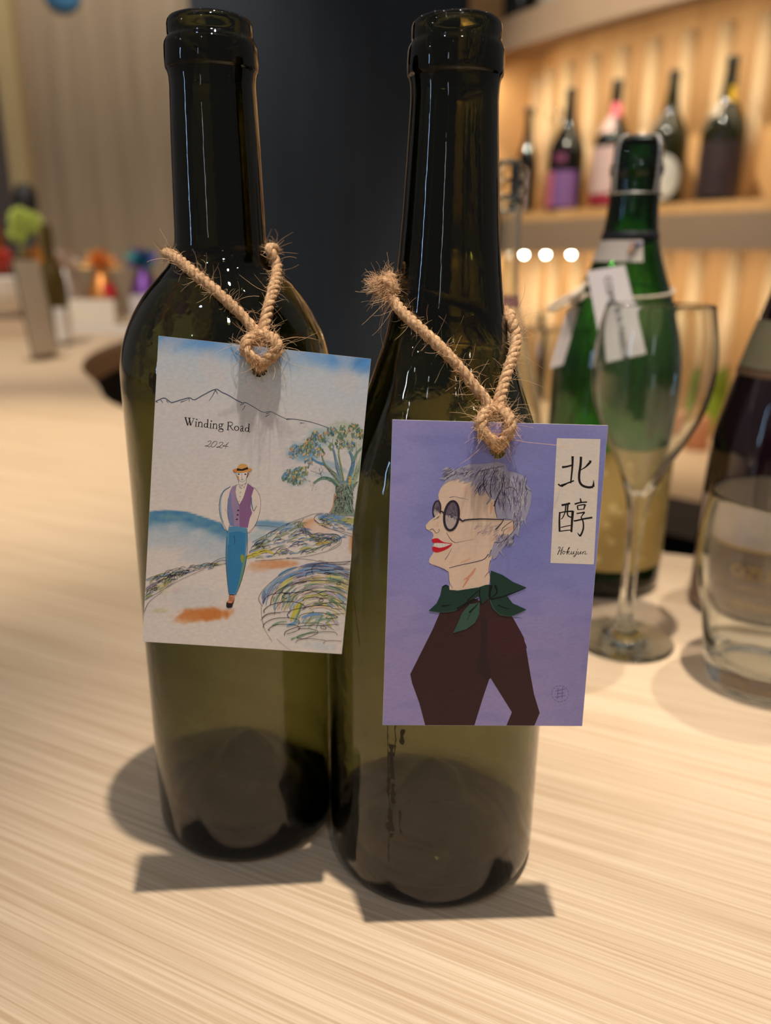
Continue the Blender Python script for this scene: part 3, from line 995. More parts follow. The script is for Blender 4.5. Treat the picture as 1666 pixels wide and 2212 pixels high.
def scribble(path_lo, path_hi, n, L=(50, 150), zf=z, s=5.95, col=(48, 44, 62), w=6.0):
    lo, hi = catmull([Vector((*p, 0)) for p in path_lo], 12), catmull([Vector((*p, 0)) for p in path_hi], 12)
    P.layer += 1
    for i in range(n):
        f, g = rg.random(), rg.random()
        p = lo[int(f * (len(lo) - 1))].lerp(hi[int(f * (len(hi) - 1))], g)
        f2 = min(1, f + 0.06)
        q = lo[int(f2 * (len(lo) - 1))].lerp(hi[int(f2 * (len(hi) - 1))], g)
        d = (q - p)
        d = d.normalized() if d.length > 1e-6 else Vector((1, 0, 0))
        LL = rg.uniform(*L)
        nn = Vector((d.y, -d.x, 0)) * LL * rg.uniform(0.05, 0.28)
        e = p + d * LL
        pts = [p, p + d * LL * .3 + nn, p + d * LL * .75 + nn, e]
        if rg.random() < 0.3:
            pts += [e - nn * .6 - d * LL * .1, e - d * LL * .3]
        P.stroke(zf(*[(q.x, q.y) for q in pts]), w / s, 2.5 / s, col, bump=False, sm=4)
lo = [(180, 750), (400, 745), (720, 725), (1000, 690), (1250, 600), (1370, 520)]
hi = [(280, 560), (500, 430), (700, 320), (880, 260), (940, 400), (1340, 440)]
bank(lo, hi, 150, PAL[:6] + [(150, 190, 200)])
P.stroke(z((170, 745), (300, 690), (430, 650), (560, 690)), 70 / 5.95, 30 / 5.95, (216, 200, 84), taper=True)
P.stroke(z((1090, 570), (1180, 545), (1290, 545)), 34 / 5.95, 20 / 5.95, (206, 176, 84), taper=True)
P.stroke(z((130, 690), (140, 790)), 40 / 5.95, 30 / 5.95, (150, 160, 70), taper=True)
scribble(lo, hi, 80)
P.layer += 1
for pts in ([(260, 540), (450, 440), (650, 330), (900, 230), (1050, 175), (1160, 160)], [(1180, 165), (1090, 190), (1065, 250), (1150, 310), (1300, 370), (1450, 400), (1590, 440)], [(1070, 250), (1180, 330), (1340, 385), (1570, 470)], [(930, 230), (880, 300), (900, 370), (960, 410), (1150, 430), (1330, 430), (1410, 480), (1390, 570), (1260, 640), (1000, 710), (740, 745), (300, 780)], [(880, 260), (850, 320), (920, 410), (1060, 440), (1340, 440), (1395, 500), (1370, 560), (1250, 630)], [(700, 738), (1000, 760), (1200, 800), (1400, 825), (1550, 775)], [(1120, 770), (1280, 800), (1420, 820), (1540, 815)], [(280, 320), (450, 330), (600, 345)]):
    P.stroke(z(*pts), 5 / 5.95, 4 / 5.95, (70, 62, 84), bump=False)
bank([(1100, 320), (1300, 360), (1580, 420)], [(1110, 190), (1300, 180), (1590, 250)], 30, [(84, 132, 190), (104, 156, 206), (196, 186, 90), (130, 156, 110)], (10, 24), (60, 140))
scribble([(1100, 300), (1300, 350), (1580, 400)], [(1110, 190), (1300, 180), (1590, 250)], 26, (30, 90))
# bank on the left
z3 = Z(300, 1050, 3.204)
bank([(35, 790), (150, 720), (330, 620), (590, 545)], [(35, 650), (150, 610), (300, 560), (500, 545)], 60, [(96, 140, 186), (150, 160, 96), (204, 190, 90), (110, 140, 120), (170, 150, 176)], (5, 14), (30, 90), z3, 3.204)
scribble([(35, 770), (150, 710), (330, 615), (590, 540)], [(35, 650), (150, 610), (300, 565), (500, 545)], 44, (30, 110), z3, 3.204, (46, 42, 60), 3.2)
P.layer += 1
for pts in ([(35, 720), (150, 650), (330, 600), (480, 560), (610, 530)], [(35, 790), (140, 730), (300, 640), (450, 575)], [(480, 545), (560, 500), (620, 490)], [(30, 880), (70, 800), (160, 730)]):
    P.stroke(z3(*pts), 3 / 3.204, 2 / 3.204, (74, 70, 90), bump=False)
# round bush in the foreground
zb = Z(550, 1200, 7.573)
cxb, cyb = 1080, 800
def barc(r, a0, a1, sq=1.0, n=6, ox=0, oy=0):
    return [(cxb + ox + 980 * r * cos(a0 + (a1 - a0) * i / n) * 1.0, cyb + oy + 680 * r * sin(a0 + (a1 - a0) * i / n) * sq) for i in range(n + 1)]
for sub in range(4):
    P.layer += 1
    for i in range(44):
        r = sqrt(rg.uniform(0.02, 1.0))
        a0 = rg.uniform(pi * 1.0, pi * 1.75)
        da = rg.uniform(0.2, 0.5) / max(0.3, r)
        oy = rg.uniform(0, 560) * (1 - r)
        col = rg.choice([(92, 138, 190), (110, 156, 196), (92, 110, 170)] if r > 0.85 else [(214, 204, 110), (206, 196, 100), (116, 156, 116), (96, 140, 100), (120, 160, 200), (190, 166, 190), (228, 190, 150), (224, 216, 170)])
        pts = [(x, y) for x, y in barc(r, a0, min(a0 + da, 1.92 * pi), 1.0, 5, 0, oy) if x < 1640 - (y - 100) * 0.13]
        if len(pts) > 2:
            P.stroke(zb(*pts), rg.uniform(20, 60) / 7.573, rg.uniform(14, 30) / 7.573, lerp3(col, PAPER, rg.uniform(0.1, 0.55)), bump=False, sm=3, taper=True)
P.stroke(zb((770, 760), (680, 880), (580, 1060)), 110 / 7.573, 60 / 7.573, (210, 196, 84), taper=True)
P.stroke(zb((760, 780), (720, 920), (640, 1100)), 34 / 7.573, 20 / 7.573, (120, 156, 100))
for pts in ([(1110, 960), (1050, 1060), (1000, 1190)], [(1060, 1040), (1280, 1010)], [(960, 900), (890, 1070)], [(1270, 1010), (1150, 1100)], [(680, 1340), (860, 1260), (1000, 1230)], [(280, 1140), (400, 1080), (520, 1070)], [(590, 1360), (690, 1320)]):
    P.stroke(zb(*pts), 26 / 7.573, 12 / 7.573, (126, 164, 130), bump=False)
P.stroke(zb((520, 1140), (640, 1100), (720, 1060)), 60 / 7.573, 30 / 7.573, (116, 160, 196), taper=True)
P.stroke(zb((760, 1010), (920, 960), (1110, 950)), 50 / 7.573, 40 / 7.573, (120, 160, 204), taper=True)
P.layer += 1
BK = (48, 40, 54)
for pts, wd in (([(120, 825), (60, 700), (130, 560), (300, 400), (560, 220), (980, 140)], 5), ([(1590, 80), (1400, 100), (1200, 105), (1020, 130), (930, 210), (955, 300)], 7), ([(830, 340), (860, 270), (930, 262)], 6), ([(820, 240), (1000, 210), (1150, 235), (1400, 210), (1560, 230)], 8), ([(250, 800), (300, 640), (480, 500), (700, 430), (1000, 400), (1300, 410), (1540, 470)], 7), ([(580, 620), (450, 600), (480, 520), (640, 460), (850, 420)], 7), ([(140, 770), (200, 660), (400, 605), (640, 600), (900, 560), (1040, 610), (1120, 660), (1200, 630)], 7), ([(1050, 600), (1180, 570), (1350, 600), (1520, 700)], 7), ([(440, 660), (500, 620), (560, 620), (560, 670), (490, 695), (440, 660)], 7), ([(610, 740), (650, 650), (800, 590)], 6), ([(150, 930), (150, 880), (260, 800), (480, 750), (700, 760), (830, 830), (780, 870)], 8), ([(780, 740), (830, 690), (1000, 675), (1120, 715), (1080, 750), (1050, 720), (1160, 680), (1340, 710), (1420, 770), (1460, 740)], 7), ([(840, 830), (1040, 800), (1250, 755), (1500, 790)], 6), ([(560, 1010), (530, 960), (600, 890), (760, 850), (1000, 810), (1220, 820), (1270, 855), (1430, 870)], 8), ([(710, 1020), (760, 960), (900, 930), (1100, 930), (1350, 990), (1280, 1020), (1170, 1010), (1250, 960), (1480, 935)], 6), ([(110, 1010), (220, 940), (400, 920), (560, 910)], 6), ([(130, 1170), (160, 1100), (300, 1030), (500, 1010), (680, 1030), (730, 1080), (700, 1130)], 7), ([(240, 1220), (220, 1200), (330, 1130), (600, 1120), (730, 1165), (690, 1220), (520, 1275)], 7), ([(480, 1300), (510, 1230), (700, 1160), (960, 1130), (1140, 1150), (1160, 1190), (1090, 1185), (1100, 1140), (1350, 1115)], 7), ([(700, 1190), (900, 1190), (1030, 1230), (990, 1280), (800, 1350), (690, 1330), (780, 1280), (1100, 1240), (1300, 1245), (1355, 1290)], 6), ([(660, 1420), (720, 1370), (900, 1350), (1160, 1380)], 5), ([(1120, 1430), (1160, 1390), (1300, 1385), (1420, 1395)], 5), ([(1130, 285), (1180, 265), (1250, 280), (1200, 300), (1130, 285)], 7), ([(1250, 270), (1400, 290), (1560, 350)], 6), ([(1340, 460), (1370, 430), (1410, 455), (1360, 475), (1340, 460)], 7), ([(100, 830), (110, 1000), (160, 1200), (280, 1400)], 4), ([(140, 560), (190, 640), (250, 520), (400, 420)], 4), ([(320, 960), (340, 850), (480, 720), (700, 600), (900, 560)], 5), ([(700, 1100), (900, 1095), (1100, 1110), (1300, 1210)], 5), ([(90, 1050), (200, 960), (420, 930)], 4), ([(1240, 310), (1240, 370), (1300, 380)], 4), ([(350, 1350), (520, 1500), (600, 1560)], 2.5)):
    P.stroke(zb(*pts), wd * 1.45 / 7.573, wd * 1.1 / 7.573, BK, bump=False, sm=5)
for i in range(90):
    r = sqrt(rg.uniform(0.05, 1.0))
    a0 = rg.uniform(pi, 1.7 * pi)
    pts = [(x, y) for x, y in barc(r, a0, a0 + rg.uniform(.1, .3) / r, 1, 4, 0, rg.uniform(0, 420) * (1 - r)) if x < 1640 - (y - 100) * 0.13]
    if len(pts) > 2:
        P.stroke(zb(*pts), 5.5 / 7.573, 3 / 7.573, rg.choice([(70, 62, 84), (60, 60, 90), (96, 70, 96)]), bump=False, sm=3)
P.build('printed_grass_banks', M_inkdark, cardL)

# the walking man
P.layer = 16
z = Z(440, 980, 10.41)
q = 10.41
SK = (238, 226, 216)
P.poly(z((600, 740), (430, 860), (350, 1100), (370, 1400), (520, 1740), (1000, 1770), (1140, 1620), (1230, 1400), (1275, 1100), (1240, 900), (1130, 750)), (240, 222, 208), 4)
P.stroke(z((600, 735), (430, 865), (365, 1100), (385, 1400), (440, 1560)), 44 / q, 50 / q, (164, 186, 200), taper=True)
P.stroke(z((1070, 960), (1070, 1120), (1110, 1290)), 40 / q, 30 / q, (150, 186, 204), taper=True)
P.poly(z((770, 680), (640, 735), (590, 830), (550, 1000), (530, 1250), (560, 1500), (590, 1620), (810, 1650), (805, 1160), (740, 1000), (712, 850), (740, 720)), (168, 142, 172))
P.poly(z((590, 850), (550, 1000), (530, 1250), (560, 1500), (585, 1615), (680, 1620), (660, 1350), (620, 1150), (620, 950)), (130, 136, 178))
P.poly(z((985, 665), (1090, 740), (1130, 765), (1070, 950), (1050, 1200), (1085, 1330), (1030, 1450), (985, 1665), (800, 1640), (790, 1160), (880, 1000), (930, 850)), (148, 104, 146))
P.poly(z((735, 720), (712, 850), (740, 1000), (795, 1140), (880, 1000), (930, 850), (975, 690), (860, 640)), (240, 224, 208))
P.poly(z((790, 560), (785, 680), (860, 700), (950, 650), (955, 540)), SK)
P.poly(z((720, 420), (745, 500), (780, 590), (860, 640), (935, 595), (985, 500), (1010, 420)), SK, 3)
P.stroke(z((765, 500), (785, 590)), 44 / q, 22 / q, (226, 160, 84)); P.stroke(z((1000, 425), (985, 480), (960, 540)), 40 / q, 16 / q, (150, 92, 66))
P.ell(440 + 868 / q, 980 + 372 / q, 222 / q, 56 / q, (226, 164, 90), -0.06)
P.ell(440 + 712 / q, 980 + 380 / q, 50 / q, 40 / q, (224, 136, 66), -0.1)
P.poly(z((750, 345), (775, 270), (835, 234), (920, 232), (972, 262), (998, 325), (985, 350), (870, 388), (750, 382)), (228, 168, 94), 3)
P.poly(z((745, 325), (850, 345), (985, 300), (1000, 345), (870, 386), (742, 382)), (52, 34, 32))
for pts, wd in (([(650, 360), (700, 420), (870, 430)], 6), ([(725, 430), (745, 500), (780, 585), (860, 635), (935, 590), (985, 490)], 6), ([(850, 450), (850, 545), (865, 548)], 6), ([(840, 574), (862, 584), (886, 574)], 12), ([(785, 600), (785, 680), (860, 700), (950, 650), (955, 560)], 5), ([(785, 690), (815, 770), (860, 700), (905, 770), (940, 660)], 7), ([(600, 735), (430, 865), (350, 1100), (370, 1400), (530, 1740), (570, 1600)], 9), ([(1130, 755), (1240, 900), (1278, 1100), (1230, 1400), (1130, 1630), (1000, 1765)], 6), ([(1065, 980), (1075, 1130), (1115, 1280), (1185, 1170)], 12), ([(475, 1240), (520, 1320), (550, 1480)], 5), ([(970, 1680), (975, 1860)], 8), ([(530, 1740), (520, 1870)], 7), ([(545, 1000), (530, 1250), (565, 1560)], 7), ([(740, 1000), (790, 1150), (870, 1020), (940, 840)], 4)):
    P.stroke(z(*pts), wd / q, wd * .8 / q, (64, 66, 86), bump=False)
P.layer += 1
for x, y, r in ((782, 460, 19), (935, 460, 19), (770, 1270, 20), (757, 1372, 20), (742, 1472, 20)):
    P.ell(440 + x / q, 980 + y / q, r * 1.2 / q, r * .8 / q, (54, 40, 66), bump=False)
for x, y in ((846, 778), (822, 866), (815, 962), (795, 1070)):
    P.ell(440 + x / q, 980 + y / q, 10 / q, 10 / q, (110, 104, 116), bump=False)
z = Z(300, 1050, 3.204)
P.poly(z((620, 280), (680, 276), (745, 290), (750, 330), (742, 430), (735, 520), (702, 660), (668, 746), (620, 746), (605, 600), (600, 480), (606, 350)), (92, 150, 186))
P.poly(z((622, 320), (690, 310), (738, 325), (728, 500), (690, 660), (664, 740), (628, 740), (622, 560), (618, 440)), (58, 132, 180))
P.poly(z((612, 400), (638, 420), (632, 600), (630, 740), (622, 742), (606, 580)), (64, 128, 170))
P.stroke(z((712, 470), (714, 530)), 9, 6, (150, 160, 70), taper=True); P.stroke(z((735, 480), (715, 580), (690, 690)), 6, 4, (110, 156, 130))
for pts in ([(655, 340), (662, 370), (658, 400)], [(606, 350), (600, 480), (605, 600), (620, 746)], [(748, 310), (748, 430), (735, 540), (700, 670), (668, 746)], [(620, 746), (668, 748)]):
    P.stroke(z(*pts), 1.3, 0.9, (56, 72, 100), bump=False)
P.poly(z((624, 752), (656, 752), (657, 790), (648, 812), (640, 836), (612, 840), (601, 828), (605, 800), (618, 785)), (44, 32, 36), 2)
P.poly(z((624, 755), (655, 755), (654, 784), (642, 806), (618, 806), (610, 798), (620, 782)), (222, 146, 100), 2)
for yy in (765, 777, 789):
    P.stroke(z((622, yy), (650, yy + 3)), 1.2, 1.0, (70, 44, 40), bump=False)
P.build('printed_walking_man', M_inkdark, cardL)

# ---------------------------------------------------------------- card with the portrait
cornR = [(848, 907), (1314, 916), (1254, 1570), (830, 1565)]
def washR(x, y):
    n1 = nz2(x, y, 150, 2.2)
    n2 = nz2(x * 0.35, y, 26, 7.1)
    c = lerp3((156, 154, 212), (138, 140, 202), 0.5 + n1)
    c = lerp3(c, (176, 162, 214), 0.75 * (1 - sstep(850, 960, x)) * (0.5 + 0.5 * nz2(x, y, 90, 4)) + 0.35 * (1 - sstep(905, 960, y)))
    c = lerp3(c, (164, 148, 190), 0.75 * sstep(1200, 1420, y))
    c = lerp3(c, (126, 130, 194), 0.5 * math.exp(-(((x - 1150) / 120) ** 2 + ((y - 1130) / 130) ** 2)))
    c = lerp3(c, (128, 126, 188), 0.25 * sstep(0.05, 0.5, n2))
    c = lerp3(c, (126, 122, 178), 0.4 * sstep(1180, 1290, x) * sstep(1250, 1400, y) * (0.5 + 0.5 * nz2(x, y * .3, 20, 8)))
    g = 1 + 0.03 * nz2(x * 0.8, y, 4, 3)
    return tuple(min(255, v * g) for v in c)
cardR, P = make_card('hang_card', 'violet hang card printed with a profile portrait in round glasses, titled Hokujun', (0.03397, 0.22762, 0.13275), (3.07, -6.57, 1.55), cornR, (1075, 973), washR)

z = Z(870, 1230, 5.048)
q = 5.048
P.poly(z((410, 470), (330, 660), (90, 1145), (110, 1240), (190, 1460), (250, 1725), (776, 1725), (870, 1400), (945, 1180), (1180, 1560), (1120, 1726), (1420, 1728), (1480, 1570), (1420, 1370), (1380, 1150), (1340, 900), (1310, 750), (1190, 530), (940, 320), (850, 360), (700, 290)), (64, 40, 40))
P.poly(z((930, 560), (1180, 560), (1300, 760), (1330, 900), (1100, 1000), (930, 800)), (70, 40, 44), 3)
P.poly(z((845, 560), (915, 560), (905, 900), (960, 1160), (900, 1200), (800, 1100), (850, 850)), (54, 37, 40), 3)
P.layer += 1
rr = random.Random(21)
for i in range(150):
    x, y = rr.uniform(200, 1330), rr.uniform(520, 1650)
    L = rr.uniform(40, 140)
    if x > 330 and (x + L < 850 or (x > 960 and y < 1050 and x + L < 1300)) and (y > 700 or x > 420):
        P.stroke(z((x, y), (x + L / 2, y + rr.uniform(-8, 8)), (x + L, y + rr.uniform(-6, 6))), 6 / q, 3 / q, rr.choice([(58, 36, 36), (70, 44, 43), (55, 35, 35)]), bump=False, sm=3, taper=True)
P.build('printed_jacket', M_inkdark, cardR)

z = Z(910, 990, 6.664)
q = 6.664
FACE = (238, 208, 182)
P.poly(z((330, 370), (280, 440), (245, 520), (238, 590), (262, 640), (285, 720), (262, 790), (190, 860), (110, 920), (62, 985), (70, 1028), (110, 1052), (160, 1082), (178, 1120), (165, 1160), (150, 1190), (185, 1240), (160, 1300), (178, 1372), (122, 1455), (112, 1505), (150, 1552), (250, 1572), (330, 1605), (385, 1645), (395, 1720), (410, 1810), (402, 1920), (600, 1930), (960, 1860), (985, 1720), (970, 1640), (990, 1500), (1040, 1320), (1150, 1215), (1300, 1090), (1385, 960), (1370, 880), (1100, 830), (1060, 560), (900, 330), (700, 200), (450, 240)), FACE)
for pts, w0, c in (([(620, 420), (640, 520)], 90, (240, 200, 172)), ([(900, 440), (860, 520)], 60, (236, 186, 152)), ([(1010, 640), (990, 820)], 50, (236, 180, 146)), ([(240, 920), (220, 1000)], 50, (240, 196, 170)), ([(560, 1520), (720, 1450)], 40, (238, 190, 156)), ([(780, 1590), (700, 1700), (600, 1770)], 46, (228, 162, 128)), ([(690, 1720), (640, 1800), (590, 1880)], 34, (228, 158, 126)), ([(1100, 1120), (1010, 1200)], 50, (236, 184, 150)), ([(1330, 970), (1220, 1080)], 60, (236, 190, 160))):
    P.stroke(z(*pts), w0 / q, w0 * .6 / q, c, taper=True)
P.layer += 1
for i in range(34):
    x, y = rr.uniform(740, 1060), rr.uniform(990, 1130)
    P.stroke(z((x, y), (x + rr.uniform(40, 90), y - rr.uniform(20, 60))), 5 / q, 2 / q, (178, 150, 178), bump=False, sm=2)
LN = (92, 76, 96)
for pts, w0, w1 in (([(400, 1592), (550, 1552), (780, 1502), (900, 1462), (960, 1390)], 8, 12), ([(360, 1080), (400, 1150), (440, 1200), (485, 1228)], 5, 9), ([(485, 1228), (600, 1205), (760, 1180)], 5, 2), ([(435, 1310), (390, 1400), (340, 1475)], 4, 7), ([(120, 1050), (160, 1030), (190, 1060), (210, 1080)], 8, 6), ([(240, 1040), (262, 1040), (240, 1080), (200, 1090)], 5, 4), ([(62, 985), (72, 1030), (112, 1054)], 4, 5), ([(400, 575), (470, 560), (560, 580), (680, 605)], 6, 3), ([(120, 1530), (250, 1578), (380, 1645)], 6, 8), ([(970, 1640), (920, 1700), (905, 1730)], 7, 4), ([(990, 1480), (965, 1600), (985, 1720)], 9, 5), ([(390, 1640), (405, 1800), (450, 1880)], 5, 5), ([(1150, 1060), (1170, 1010), (1290, 920), (1350, 920)], 10, 6), ([(1110, 1140), (1170, 1100), (1180, 1050), (1260, 1000)], 10, 5), ([(1050, 1215), (1150, 1210), (1290, 1090)], 6, 6), ([(240, 560), (262, 640)], 4, 4)):
    P.stroke(z(*pts), w0 / q, w1 / q, LN, bump=False)
P.poly(z((150, 1185), (200, 1165), (245, 1168), (290, 1205), (360, 1228), (445, 1240), (390, 1254), (300, 1236), (230, 1228), (175, 1232)), (214, 34, 52), 2)
P.poly(z((185, 1238), (300, 1234), (430, 1248), (340, 1287), (260, 1302), (192, 1286)), (236, 226, 214))
P.poly(z((155, 1295), (190, 1284), (260, 1302), (340, 1287), (445, 1246), (390, 1305), (300, 1350), (220, 1370), (168, 1345)), (214, 34, 52), 2)
P.layer += 1
for x in (225, 262, 300, 340):
    P.stroke(z((x, 1242), (x + 2, 1292)), 3 / q, 2 / q, (176, 150, 150), bump=False, sm=1)
P.build('printed_face', M_inkdark, cardR)

HAIR = (170, 166, 188)
P.poly(z((245, 300), (340, 268), (410, 208), (340, 112), (430, 180), (520, 165), (600, 120), (690, 88), (760, 84), (900, 78), (1100, 52), (1200, 84), (1242, 190), (1330, 200), (1460, 250), (1500, 370), (1582, 480), (1570, 640), (1530, 800), (1490, 890), (1500, 1000), (1465, 900), (1430, 910), (1402, 1020), (1382, 1135), (1345, 1090), (1280, 1150), (1302, 1265), (1245, 1200), (1190, 1270), (1145, 1340), (1180, 1432), (1115, 1350), (1080, 1432), (1028, 1472), (1015, 1400), (960, 1440), (1000, 1330), (1040, 1225), (1150, 1213), (1295, 1085), (1385, 950), (1350, 895), (1200, 900), (1080, 870), (1045, 740), (1055, 600), (1000, 590), (925, 672), (985, 560), (885, 390), (842, 540), (795, 420), (830, 320), (700, 430), (730, 330), (600, 372), (640, 300), (530, 355), (570, 285), (400, 330), (310, 392), (350, 315), (300, 312)), HAIR)
P.layer += 1
def strands(n, area, dirf, cols, Lr, wr):
    for i in range(n):
        x, y = area()
        dx, dy = dirf(x, y)
        L = rr.uniform(*Lr)
        bx, by = rr.uniform(-.2, .2) * L * dy, -rr.uniform(-.2, .2) * L * dx
        P.stroke(z((x, y), (x + dx * L / 2 + bx, y + dy * L / 2 + by), (x + dx * L, y + dy * L)), rr.uniform(*wr) / q, 2 / q, rr.choice(cols), bump=False, sm=4, taper=True)
DK = [(74, 66, 90), (98, 88, 116), (120, 112, 140)]
LT = [(206, 202, 210), (220, 212, 214), (190, 186, 206)]
for cols, f in ((LT, 1.5), (DK, 1.0), ([(176, 170, 196), (150, 144, 176)], 1.0), (LT, 0.8), (DK, 0.5)):
    P.layer += 1
    strands(int(70 * f), lambda: (rr.uniform(360, 760), rr.uniform(130, 290)), lambda x, y: (-0.75, 0.35 + 0.25 * rr.random()), cols, (60, 130), (6, 12))
    strands(int(70 * f), lambda: (rr.uniform(820, 1200), rr.uniform(110, 420)), lambda x, y: (-0.25 + (x - 1100) / 900, 0.95), cols, (90, 200), (8, 18))
    strands(int(90 * f), lambda: (rr.uniform(1090, 1520), rr.uniform(230, 640)), lambda x, y: ((1250 - x) / 1400 + 0.05, 0.98), cols, (90, 230), (7, 14))
    strands(int(40 * f), lambda: (rr.uniform(1080, 1330), rr.uniform(1090, 1230)), lambda x, y: (-0.45, 0.85), cols, (60, 110), (6, 12))
    strands(int(26 * f), lambda: (rr.uniform(1330, 1440), rr.uniform(760, 960)), lambda x, y: (-0.1, 0.95), cols, (60, 140), (6, 12))
P.layer += 1
for pts, w0, w1 in (([(880, 380), (950, 520), (985, 580)], 12, 4), ([(800, 420), (835, 540), (850, 400)], 9, 4), ([(1000, 570), (985, 430), (1030, 230), (1100, 170)], 14, 8), ([(1040, 700), (1090, 560), (1150, 440), (1180, 300)], 20, 10), ([(890, 390), (900, 270), (960, 200)], 16, 8), ([(1210, 440), (1280, 420), (1340, 450), (1380, 540)], 10, 6), ([(830, 190), (1000, 150), (1180, 110)], 10, 6), ([(930, 670), (1000, 600)], 8, 3), ([(1050, 620), (1060, 760), (1085, 870)], 10, 5), ([(1580, 480), (1500, 430), (1470, 330)], 6, 3), ([(1140, 900), (1200, 880), (1320, 900)], 8, 5), ([(1060, 1040), (1140, 950), (1180, 890)], 18, 8), ([(1040, 1225), (1150, 1215), (1290, 1090), (1385, 950)], 8, 6), ([(1000, 1330), (960, 1440)], 10, 4)):
    P.stroke(z(*pts), w0 / q, w1 / q, (66, 58, 80), bump=False)
P.build('printed_hair', M_inkdark, cardR)

# round glasses
def lens(cx, cy, rx, ry, rot, wfr):
    P.ell(910 + cx / q, 990 + cy / q, rx / q, ry / q, (196, 178, 172), rot, 26)
    P.poly([(910 + (cx + rx * cos(a) * cos(rot) - ry * sin(a) * sin(rot)) / q, 990 + (cy + rx * cos(a) * sin(rot) + ry * sin(a) * cos(rot)) / q) for a in [pi + pi * i / 14 for i in range(15)]], (110, 96, 112))
    P.layer += 1
    for i in range(40):
        a = rr.uniform(pi * .9, pi * 2.1)
        r0 = rr.uniform(.2, .9)
        x, y = cx + rx * r0 * cos(a), cy + ry * r0 * sin(a)
        P.stroke([(910 + x / q, 990 + y / q), (910 + (x + 14) / q, 990 + (y + rr.uniform(30, 70)) / q)], 8 / q, 3 / q, rr.choice([(84, 70, 90), (120, 106, 122), (140, 126, 134)]), sm=2, bump=False)
    P.stroke([(910 + (cx + rx * cos(a) * cos(rot) - ry * sin(a) * sin(rot)) / q, 990 + (cy + rx * cos(a) * sin(rot) + ry * sin(a) * cos(rot)) / q) for a in [2 * pi * i / 18 for i in range(18)]], wfr / q, None, (54, 44, 58), closed=True, sm=3)
lens(222, 745, 54, 122, 0.10, 20)
lens(432, 838, 102, 212, 0.12, 34)
P.poly(z((262, 792), (190, 860), (165, 890), (205, 880), (270, 830)), FACE)
P.stroke(z((262, 775), (295, 778), (318, 800), (332, 850)), 18 / q, 22 / q, (54, 44, 58))
P.stroke(z((535, 870), (590, 915), (640, 897), (850, 884), (1050, 888), (1180, 892)), 26 / q, 12 / q, (60, 52, 64))
P.stroke(z((405, 830), (450, 800), (500, 850)), 8 / q, 5 / q, (60, 50, 66)); P.ell(910 + 435 / q, 990 + 850 / q, 20 / q, 22 / q, (90, 84, 120), 0)
P.build('printed_glasses', M_inkdark, cardR)

z = Z(870, 1230, 5.048)
q = 5.048
SC, SCd, SCl = (36, 64, 54), (14, 24, 23), (62, 92, 80)
P.poly(z((955, 22), (1080, 70), (1200, 150), (1338, 206), (1230, 245), (1120, 302), (960, 345), (925, 290), (950, 180), (945, 100)), SC)
P.poly(z((935, 330), (1130, 298), (1190, 380), (1338, 447), (1250, 492), (1170, 522), (1050, 508), (965, 435)), SC)
P.poly(z((425, 210), (470, 178), (500, 190), (508, 232), (600, 240), (820, 205), (835, 300), (700, 355), (600, 440), (540, 465), (420, 477), (285, 460), (370, 380), (410, 290)), SC)
P.poly(z((725, 388), (835, 370), (828, 500), (785, 590), (690, 660), (548, 702), (600, 590), (645, 480)), SCl)
P.poly(z((822, 205), (900, 178), (945, 176), (950, 250), (922, 335), (855, 388), (838, 300)), SC)
P.layer += 1
for pts, w0, w1, c in (([(955, 180), (940, 300), (960, 340)], 34, 14, SCd), ([(960, 335), (1120, 295), (1335, 210)], 20, 6, SCd), ([(1000, 180), (1020, 260), (960, 320)], 26, 8, SCd), ([(835, 215), (832, 300), (850, 385)], 16, 8, SCd), ([(700, 350), (800, 260), (830, 235)], 16, 5, SCd), ([(590, 440), (700, 380), (820, 330)], 26, 10, SCd), ([(425, 410), (530, 395)], 20, 6, SCd), ([(720, 480), (780, 420), (820, 380)], 18, 6, SCd), ([(945, 345), (990, 440), (1050, 500)], 10, 5, SCl), ([(1030, 400), (1110, 430), (1160, 440)], 14, 5, SCd), ([(1050, 500), (1170, 518), (1335, 450)], 7, 4, SCl), ([(290, 460), (420, 475), (560, 460), (650, 400)], 6, 4, SCl), ([(430, 205), (470, 182), (500, 200)], 14, 8, SCd), ([(700, 560), (740, 480), (800, 420)], 9, 4, SC)):
    P.stroke(z(*pts), w0 / q, w1 / q, c, bump=False)
P.build('printed_scarf', M_inkdark, cardR)

